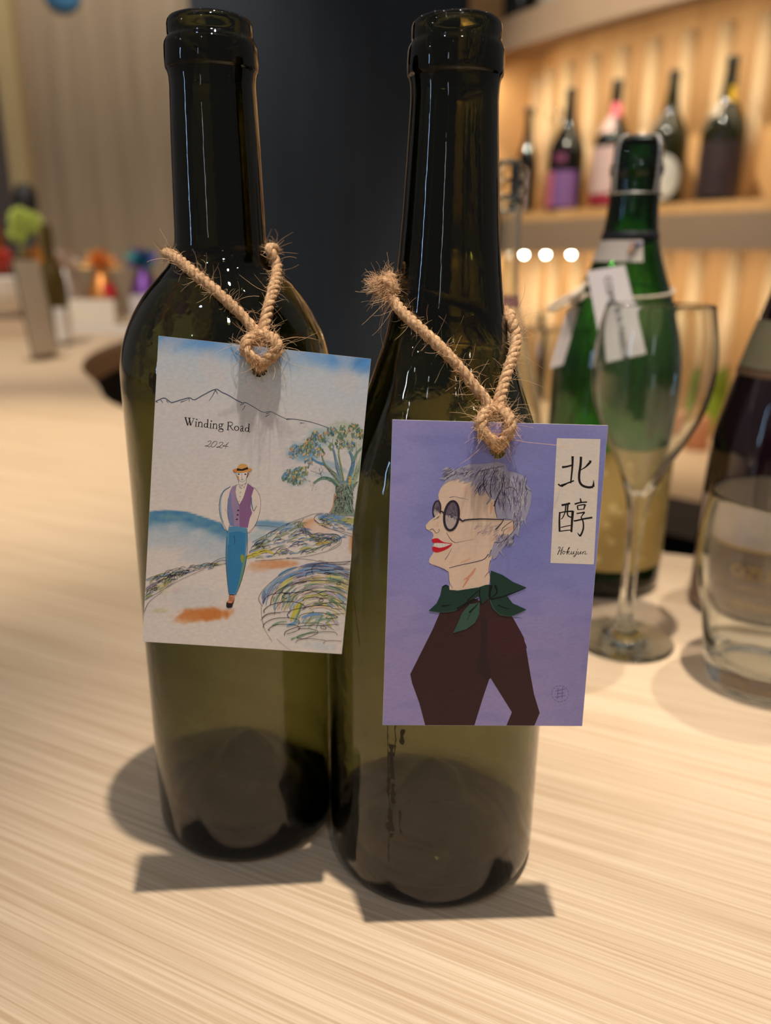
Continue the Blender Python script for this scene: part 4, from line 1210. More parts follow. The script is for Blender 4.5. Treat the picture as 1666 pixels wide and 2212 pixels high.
# title panel
P.layer = 0
z = Z(1180, 940, 7.627)
q = 7.627
P.poly(z((170, 38), (893, 48), (770, 2145), (55, 2120)), (240, 226, 210))
P.build('printed_title_panel', M_ink, cardR)
BKI = (34, 28, 30)
P.layer += 1
for pts, w0, w1 in (([(428, 338), (428, 420), (420, 560), (395, 792)], 27, 15), ([(252, 524), (330, 514), (428, 486)], 24, 17), ([(188, 806), (236, 836), (330, 795), (450, 748)], 16, 15), ([(236, 838), (330, 797)], 30, 16), ([(568, 345), (560, 480), (536, 650), (542, 760), (590, 828), (680, 858), (766, 852)], 25, 24), ([(766, 850), (774, 800), (774, 735)], 30, 4), ([(722, 408), (714, 446), (650, 512), (562, 570)], 28, 9), ([(706, 452), (640, 520)], 26, 12),
                    ([(242, 1160), (312, 1146), (384, 1126)], 22, 20), ([(314, 1150), (300, 1270), (262, 1362), (232, 1392)], 15, 8), ([(350, 1140), (338, 1250), (346, 1330), (398, 1362)], 17, 14), ([(212, 1272), (206, 1420), (208, 1600)], 17, 20), ([(214, 1285), (300, 1268), (428, 1258)], 12, 16), ([(428, 1250), (414, 1420), (402, 1608)], 28, 20), ([(226, 1530), (300, 1512), (396, 1494)], 10, 10), ([(205, 1594), (300, 1582), (400, 1572)], 11, 11),
                    ([(552, 1042), (564, 1104)], 12, 18), ([(458, 1140), (550, 1114), (666, 1104)], 18, 14), ([(503, 1166), (513, 1236)], 17, 13), ([(506, 1166), (570, 1154), (636, 1146)], 12, 14), ([(634, 1146), (606, 1232)], 20, 12), ([(512, 1232), (606, 1222)], 10, 9), ([(488, 1298), (560, 1286), (624, 1272)], 13, 15), ([(622, 1274), (590, 1318), (562, 1356)], 18, 8), ([(442, 1414), (470, 1418), (600, 1388), (750, 1362)], 15, 19), ([(562, 1352), (596, 1430), (602, 1530), (580, 1610), (546, 1676)], 13, 20), ([(546, 1676), (520, 1640), (500, 1612)], 18, 4),
                    ([(182, 1886), (196, 1856), (216, 1864), (200, 1920), (172, 1982)], 7, 11), ([(268, 1852), (244, 1896), (224, 1984)], 8, 12), ([(186, 1926), (222, 1918), (262, 1900)], 7, 6), ([(292, 1930), (268, 1926), (256, 1950), (268, 1972), (290, 1956), (294, 1932), (320, 1940)], 10, 5), ([(318, 1945), (364, 1880), (372, 1860), (352, 1880), (324, 1978)], 6, 11), ([(330, 1950), (362, 1920), (366, 1936), (342, 1950), (372, 1976), (398, 1950)], 7, 6), ([(408, 1926), (398, 1966), (420, 1970), (446, 1926), (436, 1968), (462, 1962)], 10, 6), ([(490, 1922), (474, 1980), (450, 2016), (438, 2002), (500, 1966)], 11, 5), ([(516, 1928), (508, 1968), (530, 1970), (560, 1926), (550, 1968), (576, 1958)], 10, 6), ([(594, 1930), (584, 1978)], 10, 9), ([(588, 1956), (620, 1926), (634, 1934), (622, 1972), (660, 1964)], 6, 7)):
    kf = 1.6 if pts[0][1] < 1700 else 1.25
    P.stroke(z(*pts), w0 * kf / q, w1 * kf / q, BKI, bump=False, sm=5)
P.ell(1180 + 506 / q, 940 + 1894 / q, 1.0, 1.0, BKI, bump=False)
P.build('printed_characters', M_inkdark, cardR)
P.layer += 1
for a0 in range(0, 360, 24):
    P.stroke([(1207 + 18 * cos(radians(a0 + d)), 1500 + 17 * sin(radians(a0 + d))) for d in (0, 8, 16)], 1.6, 1.0, (124, 116, 164), sm=2, bump=False)
for x0, y0, x1, y1 in ((1197, 1494, 1218, 1490), (1200, 1500, 1216, 1498), (1196, 1508, 1219, 1504), (1203, 1488, 1201, 1512), (1212, 1487, 1211, 1511)):
    P.stroke([(x0, y0), (x1, y1)], 1.5, 1.2, (124, 116, 164), sm=2, bump=False)
P.build('printed_seal', M_inkdark, cardR)

# ================================================================== JUTE TWINE
def jute_mat():
    m = bpy.data.materials.new('jute')
    m.use_nodes = True
    nt = m.node_tree
    b = nt.nodes['Principled BSDF']
    tc = nt.nodes.new('ShaderNodeTexCoord')
    n = nt.nodes.new('ShaderNodeTexNoise')
    n.inputs['Scale'].default_value = 900
    n.inputs['Detail'].default_value = 3
    r = nt.nodes.new('ShaderNodeValToRGB')
    r.color_ramp.elements[0].position = 0.3
    r.color_ramp.elements[0].color = (*s2l((164, 124, 84)), 1)
    r.color_ramp.elements[1].position = 0.7
    r.color_ramp.elements[1].color = (*s2l((226, 186, 142)), 1)
    nt.links.new(tc.outputs['Object'], n.inputs['Vector'])
    nt.links.new(n.outputs['Fac'], r.inputs[0])
    nt.links.new(r.outputs[0], b.inputs['Base Color'])
    bp = nt.nodes.new('ShaderNodeBump')
    bp.inputs['Strength'].default_value = 0.7
    bp.inputs['Distance'].default_value = 0.0002
    nt.links.new(n.outputs['Fac'], bp.inputs['Height'])
    nt.links.new(bp.outputs[0], b.inputs['Normal'])
    b.inputs['Roughness'].default_value = 0.85
    b.inputs['Specular IOR Level'].default_value = 0.2
    return m
M_jute = jute_mat()
M_fiber = pbr('jute_fiber', s2l((222, 182, 138)), 0.7, spec=0.3)
rj = random.Random(17)
def frames(path):
    out, up = [], None
    n = len(path)
    for i, p in enumerate(path):
        t = (path[min(n - 1, i + 1)] - path[max(0, i - 1)]).normalized()
        if up is None:
            up = t.orthogonal().normalized()
        up = (up - t * up.dot(t)).normalized()
        out.append((p, t, up, t.cross(up)))
    return out
def hair(p, d, L, curl, rad=0.00006, drop=0.2):
    pts = [p]
    q = Vector((rj.uniform(-1, 1), rj.uniform(-1, 1), rj.uniform(-1, 1))).normalized()
    for k in range(6):
        d = (d + q * curl * 0.5 + Vector((0, 0, -drop * 0.12)) + Vector((rj.uniform(-1, 1), rj.uniform(-1, 1), rj.uniform(-1, 1))) * 0.12).normalized()
        pts.append(pts[-1] + d * L / 6)
    return tube_data(pts, lambda f: rad * (1 - 0.5 * f), 3, False)
def rope(parent, pts, fuzz, rad=0.0010, off=0.00095, pitch=0.0078, phase=0.0):
    path = catmull(pts, 14)
    # even spacing
    acc = [0.0]
    for a, b in zip(path, path[1:]):
        acc.append(acc[-1] + (b - a).length)
    step = 0.00055
    ev, j = [], 0
    s = 0.0
    while s < acc[-1]:
        while acc[j + 1] < s:
            j += 1
        f = (s - acc[j]) / max(1e-9, acc[j + 1] - acc[j])
        ev.append(path[j].lerp(path[j + 1], f))
        s += step
    fr = frames(ev)
    for kst in range(3):
        st_ = []
        for i, (p, t, u, v) in enumerate(fr):
            a = 2 * pi * (i * step / pitch) + 2 * pi * kst / 3 + phase
            wob = 1 + 0.30 * noise.noise((i * 0.09, kst * 7.0, phase))
            st_.append(p + (u * cos(a) + v * sin(a)) * off * wob)
        vv, ff = tube_data(st_, lambda f: rad * (1 + 0.26 * noise.noise((f * 70, kst * 3.0, phase + 5))), 8)
        mesh('strand', vv, ff, M_jute, parent, None, True)
    hs = []
    for i in range(fuzz):
        p, t, u, v = rj.choice(fr)
        a = rj.uniform(0, 2 * pi)
        nrm = u * cos(a) + v * sin(a)
        base = p + nrm * (off + rad * 0.7)
        if rj.random() < 0.72:     # short lint lying close
            hs.append(hair(base, (nrm * 0.45 + t * rj.choice([-1, 1]) * 1.0).normalized(), rj.uniform(0.0014, 0.0038), 0.5, 0.00007, 0))
        else:
            hs.append(hair(base, (nrm + t * rj.uniform(-.9, .9)).normalized(), rj.uniform(0.003, 0.0085), rj.uniform(0.2, 0.9), 0.000055))
    return hs
def around(C, r, z, a0, a1, n):
    return [Vector((C[0] + r * cos(a0 + (a1 - a0) * i / n), C[1] + r * sin(a0 + (a1 - a0) * i / n), z)) for i in range(n + 1)]

tw = thing('jute_twine', 'twisted jute twine looped round the broad-shouldered bottle, holding the landscape card', 'twine')
back = [Vector((-0.0770, 0.2830, 0.2312)), Vector((-0.0755, 0.2925, 0.2318)), Vector((-0.0680, 0.3025, 0.2322)), Vector((-0.0570, 0.3050, 0.2325)), Vector((-0.0470, 0.3010, 0.2328)), Vector((-0.0408, 0.2920, 0.2328))]
front = [at(560, 770, 0.2500), at(556, 745, 0.2512), at(553, 722, 0.2535), at(535, 695, 0.2548), at(505, 664, 0.2562), at(470, 632, 0.2585), at(430, 598, 0.2627), at(392, 566, 0.2689), at(372, 552, 0.2736)]
right = [at(583, 540, 0.2812), at(598, 575, 0.2800), at(594, 612, 0.2708), at(582, 655, 0.2622), at(574, 690, 0.2577), at(569, 722, 0.2542), at(565, 745, 0.2512), at(564, 770, 0.2500)]
H1 = rope(tw, front + back + right, 900)
loopL = [at(560, 794, 0.2489), at(556, 783, 0.2454), at(541, 770, 0.2445), at(530, 756, 0.2447), at(534, 738, 0.2464), at(548, 726, 0.2501), at(563, 722, 0.2509), at(580, 726, 0.2503), at(595, 736, 0.2471), at(600, 753, 0.2457), at(589, 770, 0.2455), at(570, 783, 0.2459), at(564, 794, 0.2489)]
H1 += rope(tw, loopL, 560, phase=1.0)
for px, py, d, L in ((372, 556, (-1, 0, .5), .010), (366, 560, (-1, -.2, .3), .008), (372, 545, (-.6, 0, 1), .009), (600, 735, (1, -.3, .5), .013), (603, 745, (1, -.4, .25), .014), (602, 750, (1, -.3, .1), .012), (598, 742, (.9, -.4, .8), .010), (530, 745, (-1, -.5, .2), .010), (532, 770, (-.8, -.6, -.5), .011), (604, 765, (.7, -.6, -.8), .014), (600, 780, (.6, -.6, -1), .012), (560, 640, (-1, -.4, .2), .011), (575, 630, (-1, -.5, .3), .010)):
    H1.append(hair(at(px, py, 0.2445 if py > 700 else 0.262), Vector(d).normalized(), L, 0.35, 0.00007))
V, Fc = merge(H1)
o = mesh('fiber_fuzz', V, Fc, M_fiber, tw, None, True)
o['kind'] = 'stuff'

tw = thing('jute_twine', 'twisted jute twine with a frayed knot on the sloping bottle, holding the portrait card', 'twine')
front = [at(1074, 935, 0.2372), at(1070, 905, 0.2378), at(1058, 876, 0.2392), at(1020, 828, 0.2408), at(985, 785, 0.2426), at(945, 744, 0.2449), at(905, 708, 0.2480), at(875, 680, 0.2520), at(852, 652, 0.2575), at(842, 632, 0.2620)]
back = [Vector((-0.0010, 0.2730, 0.2192)), Vector((0.0040, 0.2830, 0.2185)), Vector((0.0140, 0.2890, 0.2170)), Vector((0.0260, 0.2890, 0.2155)), Vector((0.0365, 0.2815, 0.2140)), Vector((0.0410, 0.2715, 0.2125))]
right = [at(1103, 690, 0.2640), at(1114, 722, 0.2610), at(1112, 756, 0.2560), at(1100, 795, 0.2500), at(1087, 835, 0.2452), at(1078, 872, 0.2405), at(1078, 905, 0.2380), at(1078, 935, 0.2372)]
H2 = rope(tw, front + back + right, 1000, phase=2.0)
loopR = [at(1076, 969, 0.2354), at(1069, 957, 0.2314), at(1052, 943, 0.2305), at(1040, 926, 0.2307), at(1042, 902, 0.2324), at(1056, 888, 0.2361), at(1071, 884, 0.2371), at(1086, 888, 0.2363), at(1099, 901, 0.2329), at(1102, 926, 0.2315), at(1094, 943, 0.2313), at(1083, 957, 0.2319), at(1079, 969, 0.2354)]
H2 += rope(tw, loopR, 600, phase=0.4)
# frayed tail of the knot standing out at the left
tail = [at(850, 634, 0.2600), at(842, 618, 0.2600), at(830, 612, 0.2600), at(818, 615, 0.2595)]
H2 += rope(tw, tail, 300, rad=0.0013, off=0.0012, phase=3.0)
knot = [at(846, 596, 0.2640), at(838, 610, 0.2610), at(836, 628, 0.2600), at(842, 645, 0.2590)]
H2 += rope(tw, knot, 260, rad=0.0011, phase=4.0)
tp = at(818, 615, 0.2595)
for i in range(150):
    d = Vector((-1, rj.uniform(-.5, .4), rj.uniform(-.9, .8))).normalized()
    H2.append(hair(tp + Vector((rj.uniform(-.001, .002), rj.uniform(-.0015, .0015), rj.uniform(-.002, .002))), d, rj.uniform(0.002, 0.0055), 0.3, 0.00007))
for px, py, d, L in ((845, 655, (-1, 0, -.8), .012), (842, 660, (-1, -.1, -1.2), .014), (838, 650, (-1, 0, -.6), .011), (850, 665, (-.8, -.1, -1.4), .011), (820, 625, (-1, 0, -.5), .008), (985, 735, (-.2, -.6, 1), .010), (965, 728, (1, -.6, .45), .009), (925, 700, (-.1, -.5, 1), .009), (1110, 700, (.8, 0, .8), .012), (1108, 690, (.5, 0, 1.2), .014), (1116, 730, (1, -.2, -.1), .010), (1118, 760, (1, -.2, -.4), .010), (1112, 820, (1, -.3, .1), .010), (1035, 905, (-1, -.4, .6), .010), (1035, 912, (-1, -.4, .3), .011), (1108, 900, (1, -.4, .3), .012), (1045, 960, (-.6, -.6, -.8), .010), (1100, 880, (1, -.2, .6), .011), (1030, 870, (-1, -.3, .3), .009)):
    H2.append(hair(at(px, py, 0.2300 if py > 890 else 0.250), Vector(d).normalized(), L, 0.35, 0.00007))
# one long fibre lying out over the card
H2.append(tube_data(catmull([at(1102, 948, 0.2300), at(1130, 954, 0.2285), at(1165, 958, 0.2290), at(1205, 962, 0.2300), at(1222, 965, 0.2310)], 6), 0.00007, 3, False))
V, Fc = merge(H2)
o = mesh('fiber_fuzz', V, Fc, M_fiber, tw, None, True)
o['kind'] = 'stuff'

# ================================================================== GLASSWARE ON THE COUNTER
M_clear = glass('clear_glass', 0, tint=(0.97, 0.98, 0.965), ior=1.48)
fx = thing('champagne_flute', 'clear tulip-shaped champagne flute on a round foot, before the green bottle', 'glass', (0.1525, 0.447, 0))
def flute(parent, s=1.0, mat=M_clear):
    outer = smooth_profile([(0.0, 0.0004), (0.020, 0.0002), (0.0300, 0.0002), (0.0312, 0.0009), (0.0305, 0.0019), (0.024, 0.0032), (0.014, 0.0058), (0.0075, 0.0105), (0.0050, 0.018), (0.0044, 0.034), (0.0042, 0.055), (0.0048, 0.078), (0.0066, 0.092), (0.0108, 0.1065), (0.0165, 0.119), (0.0240, 0.133), (0.0305, 0.149), (0.0338, 0.166), (0.0340, 0.180), (0.0322, 0.194), (0.0296, 0.2065), (0.0292, 0.2080)], 4)
    inner = smooth_profile([(0.0288, 0.2082), (0.0285, 0.2065), (0.0311, 0.194), (0.0329, 0.180), (0.0327, 0.166), (0.0294, 0.149), (0.0228, 0.133), (0.0150, 0.119), (0.0085, 0.1065), (0.0035, 0.0985), (0.0, 0.0970)], 4)
    return lathe('glass_body', [(r * s, z * s) for r, z in outer + inner], mat, parent, None, 96)
flute(fx)
f2 = thing('champagne_flute', 'small slim clear flute standing between the clear bottle and the green bottle', 'glass', (0.138, 0.655, 0))
flute(f2, 0.86)

tb = thing('tumbler', 'clear rounded glass tumbler with a thick base, in front of the dark purple bottle', 'glass', (0.218, 0.398, 0))
outer = smooth_profile([(0.0, 0.0022), (0.018, 0.0020), (0.0265, 0.0003), (0.0285, 0.0006), (0.0300, 0.0030), (0.0315, 0.0100), (0.0338, 0.024), (0.0372, 0.042), (0.0412, 0.060), (0.0432, 0.075), (0.0428, 0.090), (0.0412, 0.104), (0.0404, 0.1112)], 5)
inner = smooth_profile([(0.0398, 0.1122), (0.0391, 0.1112), (0.0396, 0.104), (0.0411, 0.090), (0.0415, 0.075), (0.0394, 0.060), (0.0352, 0.042), (0.0312, 0.026), (0.0270, 0.0165), (0.018, 0.0125), (0.0, 0.0115)], 5)
lathe('glass_body', outer + inner, M_clear, tb, None, 96)

# ================================================================== GREEN SPARKLING WINE BOTTLE WITH TAGS
M_green = glass('green_bottle_glass', 560, (0.02, 0.55, 0.02))
G0 = (0.163, 0.553, 0)
gb = thing('sparkling_bottle', 'green sparkling wine bottle with a wire cage, gold label and white tags', 'bottle', G0)
go = smooth_profile([(0.0, 0.026), (0.010, 0.020), (0.022, 0.008), (0.036, 0.0006), (0.0405, 0.0001), (0.0435, 0.0022), (0.0447, 0.006), (0.045, 0.012), (0.045, 0.06), (0.045, 0.12), (0.0449, 0.150), (0.0433, 0.170), (0.0385, 0.190), (0.0310, 0.210), (0.0235, 0.230), (0.0187, 0.246), (0.0166, 0.262), (0.0158, 0.278), (0.0157, 0.284)], 4)
go += [(0.0170, 0.2855), (0.0172, 0.289), (0.0166, 0.2915), (0.0158, 0.2930), (0.0158, 0.301), (0.0150, 0.3035), (0.0120, 0.3045), (0.0098, 0.3040)]
gi = smooth_profile([(0.0094, 0.300), (0.0094, 0.28), (0.0108, 0.262), (0.0150, 0.246), (0.0200, 0.230), (0.0276, 0.210), (0.0350, 0.190), (0.0398, 0.170), (0.0414, 0.150), (0.0415, 0.12), (0.0415, 0.05), (0.041, 0.016), (0.036, 0.010), (0.022, 0.016), (0.010, 0.028), (0.0, 0.034)], 4)
lathe('glass_body', go + gi, M_green, gb, None, 64)
M_wire = pbr('silver_wire', (0.75, 0.72, 0.66), 0.3, 1.0)
cg = []
cap_r = 0.0158
for k4 in range(4):
    a = radians(-62) + k4 * pi / 2
    pts = [Vector((r * cos(a + da), r * sin(a + da), zz_)) for r, zz_, da in ((0.004, 0.3085, 0), (0.010, 0.3088, 0), (0.0155, 0.3070, 0), (0.0182, 0.3000, 0), (0.0186, 0.2900, 0), (0.0184, 0.2800, 0), (0.0176, 0.2735, 0))]
    p2 = catmull(pts, 8)
    for ph in (0, pi):
        tw_ = [p + Vector((-sin(a), cos(a), 0)) * 0.0006 * cos(i * 0.9 + ph) + Vector((cos(a), sin(a), 0)) * 0.0006 * sin(i * 0.9 + ph) for i, p in enumerate(p2)]
        cg.append(tube_data(tw_, 0.0005, 6))
cg.append(tube_data(around((0, 0), 0.0176, 0.2735, 0, 2 * pi, 40)[:-1], 0.0007, 6, False, True))
cg.append(tube_data(around((0, 0), 0.0060, 0.3088, 0, 2 * pi, 24)[:-1], 0.0006, 6, False, True))
V, Fc = merge(cg)
mesh('wire_cage', V, Fc, M_wire, gb, None, True)
lathe('cap', [(0.0, 0.3078), (0.010, 0.3076), (0.0138, 0.3062), (0.0148, 0.3048), (0.0, 0.3046)], pbr('dark_metal_cap', (0.05, 0.06, 0.055), 0.35, 0.8), gb, None, 40)
lathe('neck_ring', [(0.0189, 0.2455), (0.0191, 0.2462), (0.0184, 0.2500), (0.0180, 0.2502)], pbr('black_neck_ring', (0.01, 0.01, 0.012), 0.5), gb, None, 48)
lathe('neck_label', [(0.0236, 0.2310), (0.0218, 0.2362), (0.0193, 0.2445)], pbr('torn_white_paper', s2l((214, 200, 184)), 0.8, noise_amt=0.06, noise_scale=120), gb, None, 40, a0=radians(165), a1=radians(278))
lb_ = lathe('label', [(0.04515, 0.022), (0.04515, 0.05), (0.04515, 0.08), (0.04515, 0.108)], pbr('gold_label', s2l((196, 166, 96)), 0.45, 0.15, noise_amt=0.1, noise_scale=60), gb, None, 40, a0=radians(190), a1=radians(345))
dd = []
rd = random.Random(2)
for i in range(46):
    a, zc, rr_ = radians(rd.uniform(200, 335)), rd.uniform(0.028, 0.102), rd.uniform(0.0012, 0.0035)
    v = [(0.0453 * cos(a), 0.0453 * sin(a), zc)]
    for k2 in range(14):
        b = 2 * pi * k2 / 14
        aa = a + rr_ * cos(b) / 0.045
        v.append((0.0453 * cos(aa), 0.0453 * sin(aa), zc + rr_ * sin(b)))
    dd.append((v, [(0, k2 + 1, (k2 + 1) % 14 + 1) for k2 in range(14)]))
V, Fc = merge(dd)
o = mesh('label_bubbles', V, Fc, pbr('pale_gold_print', s2l((226, 202, 134)), 0.4, 0.2), lb_)
o['kind'] = 'stuff'
o['label'] = 'pale gold bubble dots printed on the label'

M_tag = pbr('white_tag_paper', s2l((222, 210, 204)), 0.75, noise_amt=0.03, noise_scale=100)
def quad_sheet(name, label, cs, th=0.0004, cat='tag'):
    t = thing(name, label, cat, cs[3])
    n = (cs[1] - cs[0]).cross(cs[3] - cs[0]).normalized()
    v = [c - cs[3] for c in cs] + [c - cs[3] + n * th for c in cs]
    mesh('paper', v, [(0, 1, 2, 3), (7, 6, 5, 4), (0, 4, 5, 1), (1, 5, 6, 2), (2, 6, 7, 3), (3, 7, 4, 0)], M_tag, t)
    return t, n
TC = [at(1268, 586, 0.508), at(1350, 572, 0.510), at(1396, 764, 0.494), at(1305, 783, 0.492)]
tg, nrm = quad_sheet('paper_tag', 'white paper tag with black lettering tied to the green bottle', TC)
def text_mesh(body, size):
    cu = bpy.data.curves.new('t', 'FONT')
    cu.body = body
    cu.size = size
    cu.resolution_u = 3
    ob = bpy.data.objects.new('t', cu)
    COL.objects.link(ob)
    dg = bpy.context.evaluated_depsgraph_get()
    dg.update()
    me = bpy.data.meshes.new_from_object(ob.evaluated_get(dg))
    vs = [v.co.copy() for v in me.vertices]
    fs = [tuple(p.vertices) for p in me.polygons]
    bpy.data.objects.remove(ob)
    bpy.data.curves.remove(cu)
    bpy.data.meshes.remove(me)
    return vs, fs
down = (TC[3] - TC[0]).normalized()
sideways = (TC[1] - TC[0]).normalized()
tn = down.cross(sideways).normalized()
if tn.y > 0:
    tn = -tn
M_black = pbr('black_print', (0.02, 0.018, 0.018), 0.6)
for body, size, fu, fv in (('COMME', 0.0066, 0.40, 0.09), ('\u00e0 la MAISON', 0.0066, 0.46, 0.44)):
    vs, fs = text_mesh(body, size)
    o0 = TC[0] + (TC[1] - TC[0]) * fu + (TC[3] - TC[0]) * fv - TC[3] + tn * 0.00055
    mesh('tag_lettering', [o0 + down * v.x + sideways * v.y for v in vs], fs, M_black, tg)
T2 = [at(1226, 668, 0.510), at(1252, 664, 0.520), at(1217, 788, 0.500), at(1189, 796, 0.488)]
quad_sheet('paper_tag', 'narrow blank white tag turned edgewise on the left flank of the green bottle', T2)
# pale raffia tie
M_raf = pbr('pale_raffia', s2l((214, 196, 170)), 0.8, noise_amt=0.15, noise_scale=300)
rf = thing('raffia_tie', 'pale raffia tie with a bow round the shoulder of the green bottle', 'tie')
gz = 0.2125
V, Fc = merge([tube_data([Vector((G0[0] + (0.0318) * cos(a), G0[1] + 0.0318 * sin(a), gz - 0.004 * cos(a - radians(250)))) for a in [2 * pi * i / 48 for i in range(48)]], 0.0011, 6, False, True)])
mesh('loop', V, Fc, M_raf, rf, None, True)
tube('bow', catmull([at(1268, 612, 0.520), at(1248, 628, 0.514), at(1225, 642, 0.510), at(1200, 655, 0.508), at(1186, 668, 0.508), at(1200, 668, 0.506), at(1228, 652, 0.508), at(1250, 648, 0.510), at(1262, 640, 0.516)], 6), lambda f: 0.0016, M_raf, rf, None, 6)
tube('bow', catmull([at(1258, 625, 0.514), at(1244, 636, 0.506), at(1236, 648, 0.506), at(1240, 660, 0.508), at(1228, 672, 0.510)], 6), lambda f: 0.0018, M_raf, rf, None, 6)
bcd = thing('hanging_cord', 'short dark blue cord curling out beside the neck of the green bottle', 'cord')
tube('cord', catmull([at(1400, 468, 0.552), at(1410, 490, 0.550), at(1408, 512, 0.545), at(1394, 526, 0.538), at(1374, 528, 0.530), at(1362, 526, 0.5305)], 6), 0.0011, pbr('blue_thread', s2l((70, 78, 140)), 0.7, bump=0.5, bump_scale=900), bcd, None, 8)
tube('copper_clasp', catmull([at(1369, 524, 0.5295), at(1364, 536, 0.5285), at(1358, 546, 0.5275)], 6), 0.0012, pbr('copper', (0.7, 0.36, 0.2), 0.3, 1.0), bcd, None, 8)

# ================================================================== DARK PURPLE BOTTLE
PU = (0.263, 0.500, 0)
pb = thing('wine_bottle', 'nearly black purple wine bottle with an olive collar label, behind the tumbler', 'bottle', PU)
M_purp = pbr('purple_black_glass', (0.012, 0.003, 0.007), 0.04, spec=0.6, Coat_Weight=0.6)
pp = smooth_profile([(0.0, 0.020), (0.020, 0.008), (0.038, 0.0003), (0.042, 0.0003), (0.0448, 0.003), (0.0458, 0.009), (0.046, 0.02), (0.046, 0.07), (0.0459, 0.105), (0.0448, 0.122), (0.0412, 0.140), (0.0366, 0.160), (0.0312, 0.182), (0.0258, 0.202), (0.0213, 0.220), (0.0180, 0.240), (0.0160, 0.262), (0.0150, 0.280), (0.0150, 0.285), (0.0162, 0.286), (0.0162, 0.297), (0.0145, 0.3000), (0.0, 0.3005)], 5)
lathe('glass_body', pp, M_purp, pb, None, 64)
def rad_at(z):
    for (r0, z0), (r1, z1) in zip(pp[20:], pp[21:]):
        if z0 <= z <= z1 and z1 > z0:
            return r0 + (r1 - r0) * (z - z0) / (z1 - z0)
    return 0.046
lathe('collar_label', [(rad_at(z) + 0.0003, z) for z in (0.168, 0.176, 0.184, 0.192, 0.197)], pbr('olive_grey_label', s2l((120, 112, 86)), 0.5, noise_amt=0.1), pb, None, 48)
lathe('collar_trim', [(rad_at(z) + 0.0004, z) for z in (0.163, 0.1675)], pbr('bronze_trim', s2l((120, 92, 70)), 0.4, 0.4), pb, None, 48)
lathe('label', [(0.04625, z) for z in (0.056, 0.070, 0.083)], pbr('grey_label', s2l((190, 170, 158)), 0.6, noise_amt=0.04), pb, None, 40, a0=radians(170), a1=radians(330))
lw = lathe('label', [(0.04628, z) for z in (0.006, 0.03, 0.0555)], pbr('brown_label', s2l((128, 104, 84)), 0.6, noise_amt=0.06), pb, None, 40, a0=radians(170), a1=radians(330))
M_gold = pbr('gold_print', s2l((206, 166, 96)), 0.35, 0.5)
def wrap_text(body, size, a_c, z, R=0.0466):
    vs, fs = text_mesh(body, size)
    w_ = max(v.x for v in vs)
    return [(R * cos(a_c + (v.x - w_ / 2) / R), R * sin(a_c + (v.x - w_ / 2) / R), z + v.y) for v in vs], fs
V, Fc = merge([wrap_text('OZULAY', 0.0125, radians(246), 0.036), wrap_text('OHEMIAN WINE', 0.0078, radians(248), 0.014)])
mesh('label_lettering', V, Fc, M_gold, lw)
lathe('label_line', [(0.0465, 0.0548), (0.0465, 0.0562)], M_gold, pb, None, 40, a0=radians(172), a1=radians(328))
lathe('label_line', [(0.0465, 0.0280), (0.0465, 0.0286)], M_gold, pb, None, 40, a0=radians(180), a1=radians(320))

# ================================================================== CLEAR BOTTLE BESIDE THE SLOPING BOTTLE
cb = thing('clear_bottle', 'clear glass bottle with a cut-glass stopper and pink neck band, behind the sloping bottle', 'bottle', (0.0835, 0.585, 0))
co = smooth_profile([(0.0, 0.006), (0.020, 0.003), (0.032, 0.0004), (0.0355, 0.0030), (0.036, 0.010), (0.036, 0.07), (0.0355, 0.105), (0.0320, 0.130), (0.0255, 0.155), (0.0190, 0.178), (0.0136, 0.198), (0.0112, 0.215), (0.0106, 0.250), (0.0110, 0.268), (0.0114, 0.272)], 4)
ci = smooth_profile([(0.0092, 0.272), (0.0086, 0.250), (0.0092, 0.215), (0.0116, 0.198), (0.0168, 0.178), (0.0233, 0.155), (0.0298, 0.130), (0.0333, 0.105), (0.0338, 0.07), (0.0338, 0.014), (0.030, 0.009), (0.0, 0.010)], 4)
lathe('glass_body', co + ci, M_clear, cb, None, 64)
lathe('neck_band', [(0.0137, 0.199), (0.0124, 0.207)], pbr('faded_pink_paper', s2l((176, 126, 118)), 0.7), cb, None, 40)
v, f = lathe_data([(0.0, 0.262), (0.0080, 0.264), (0.0084, 0.272), (0.0112, 0.2735), (0.0124, 0.278), (0.0110, 0.283), (0.0122, 0.288), (0.0110, 0.293), (0.0080, 0.297), (0.0, 0.299)], 12)
mesh('stopper', v, f, M_clear, cb)

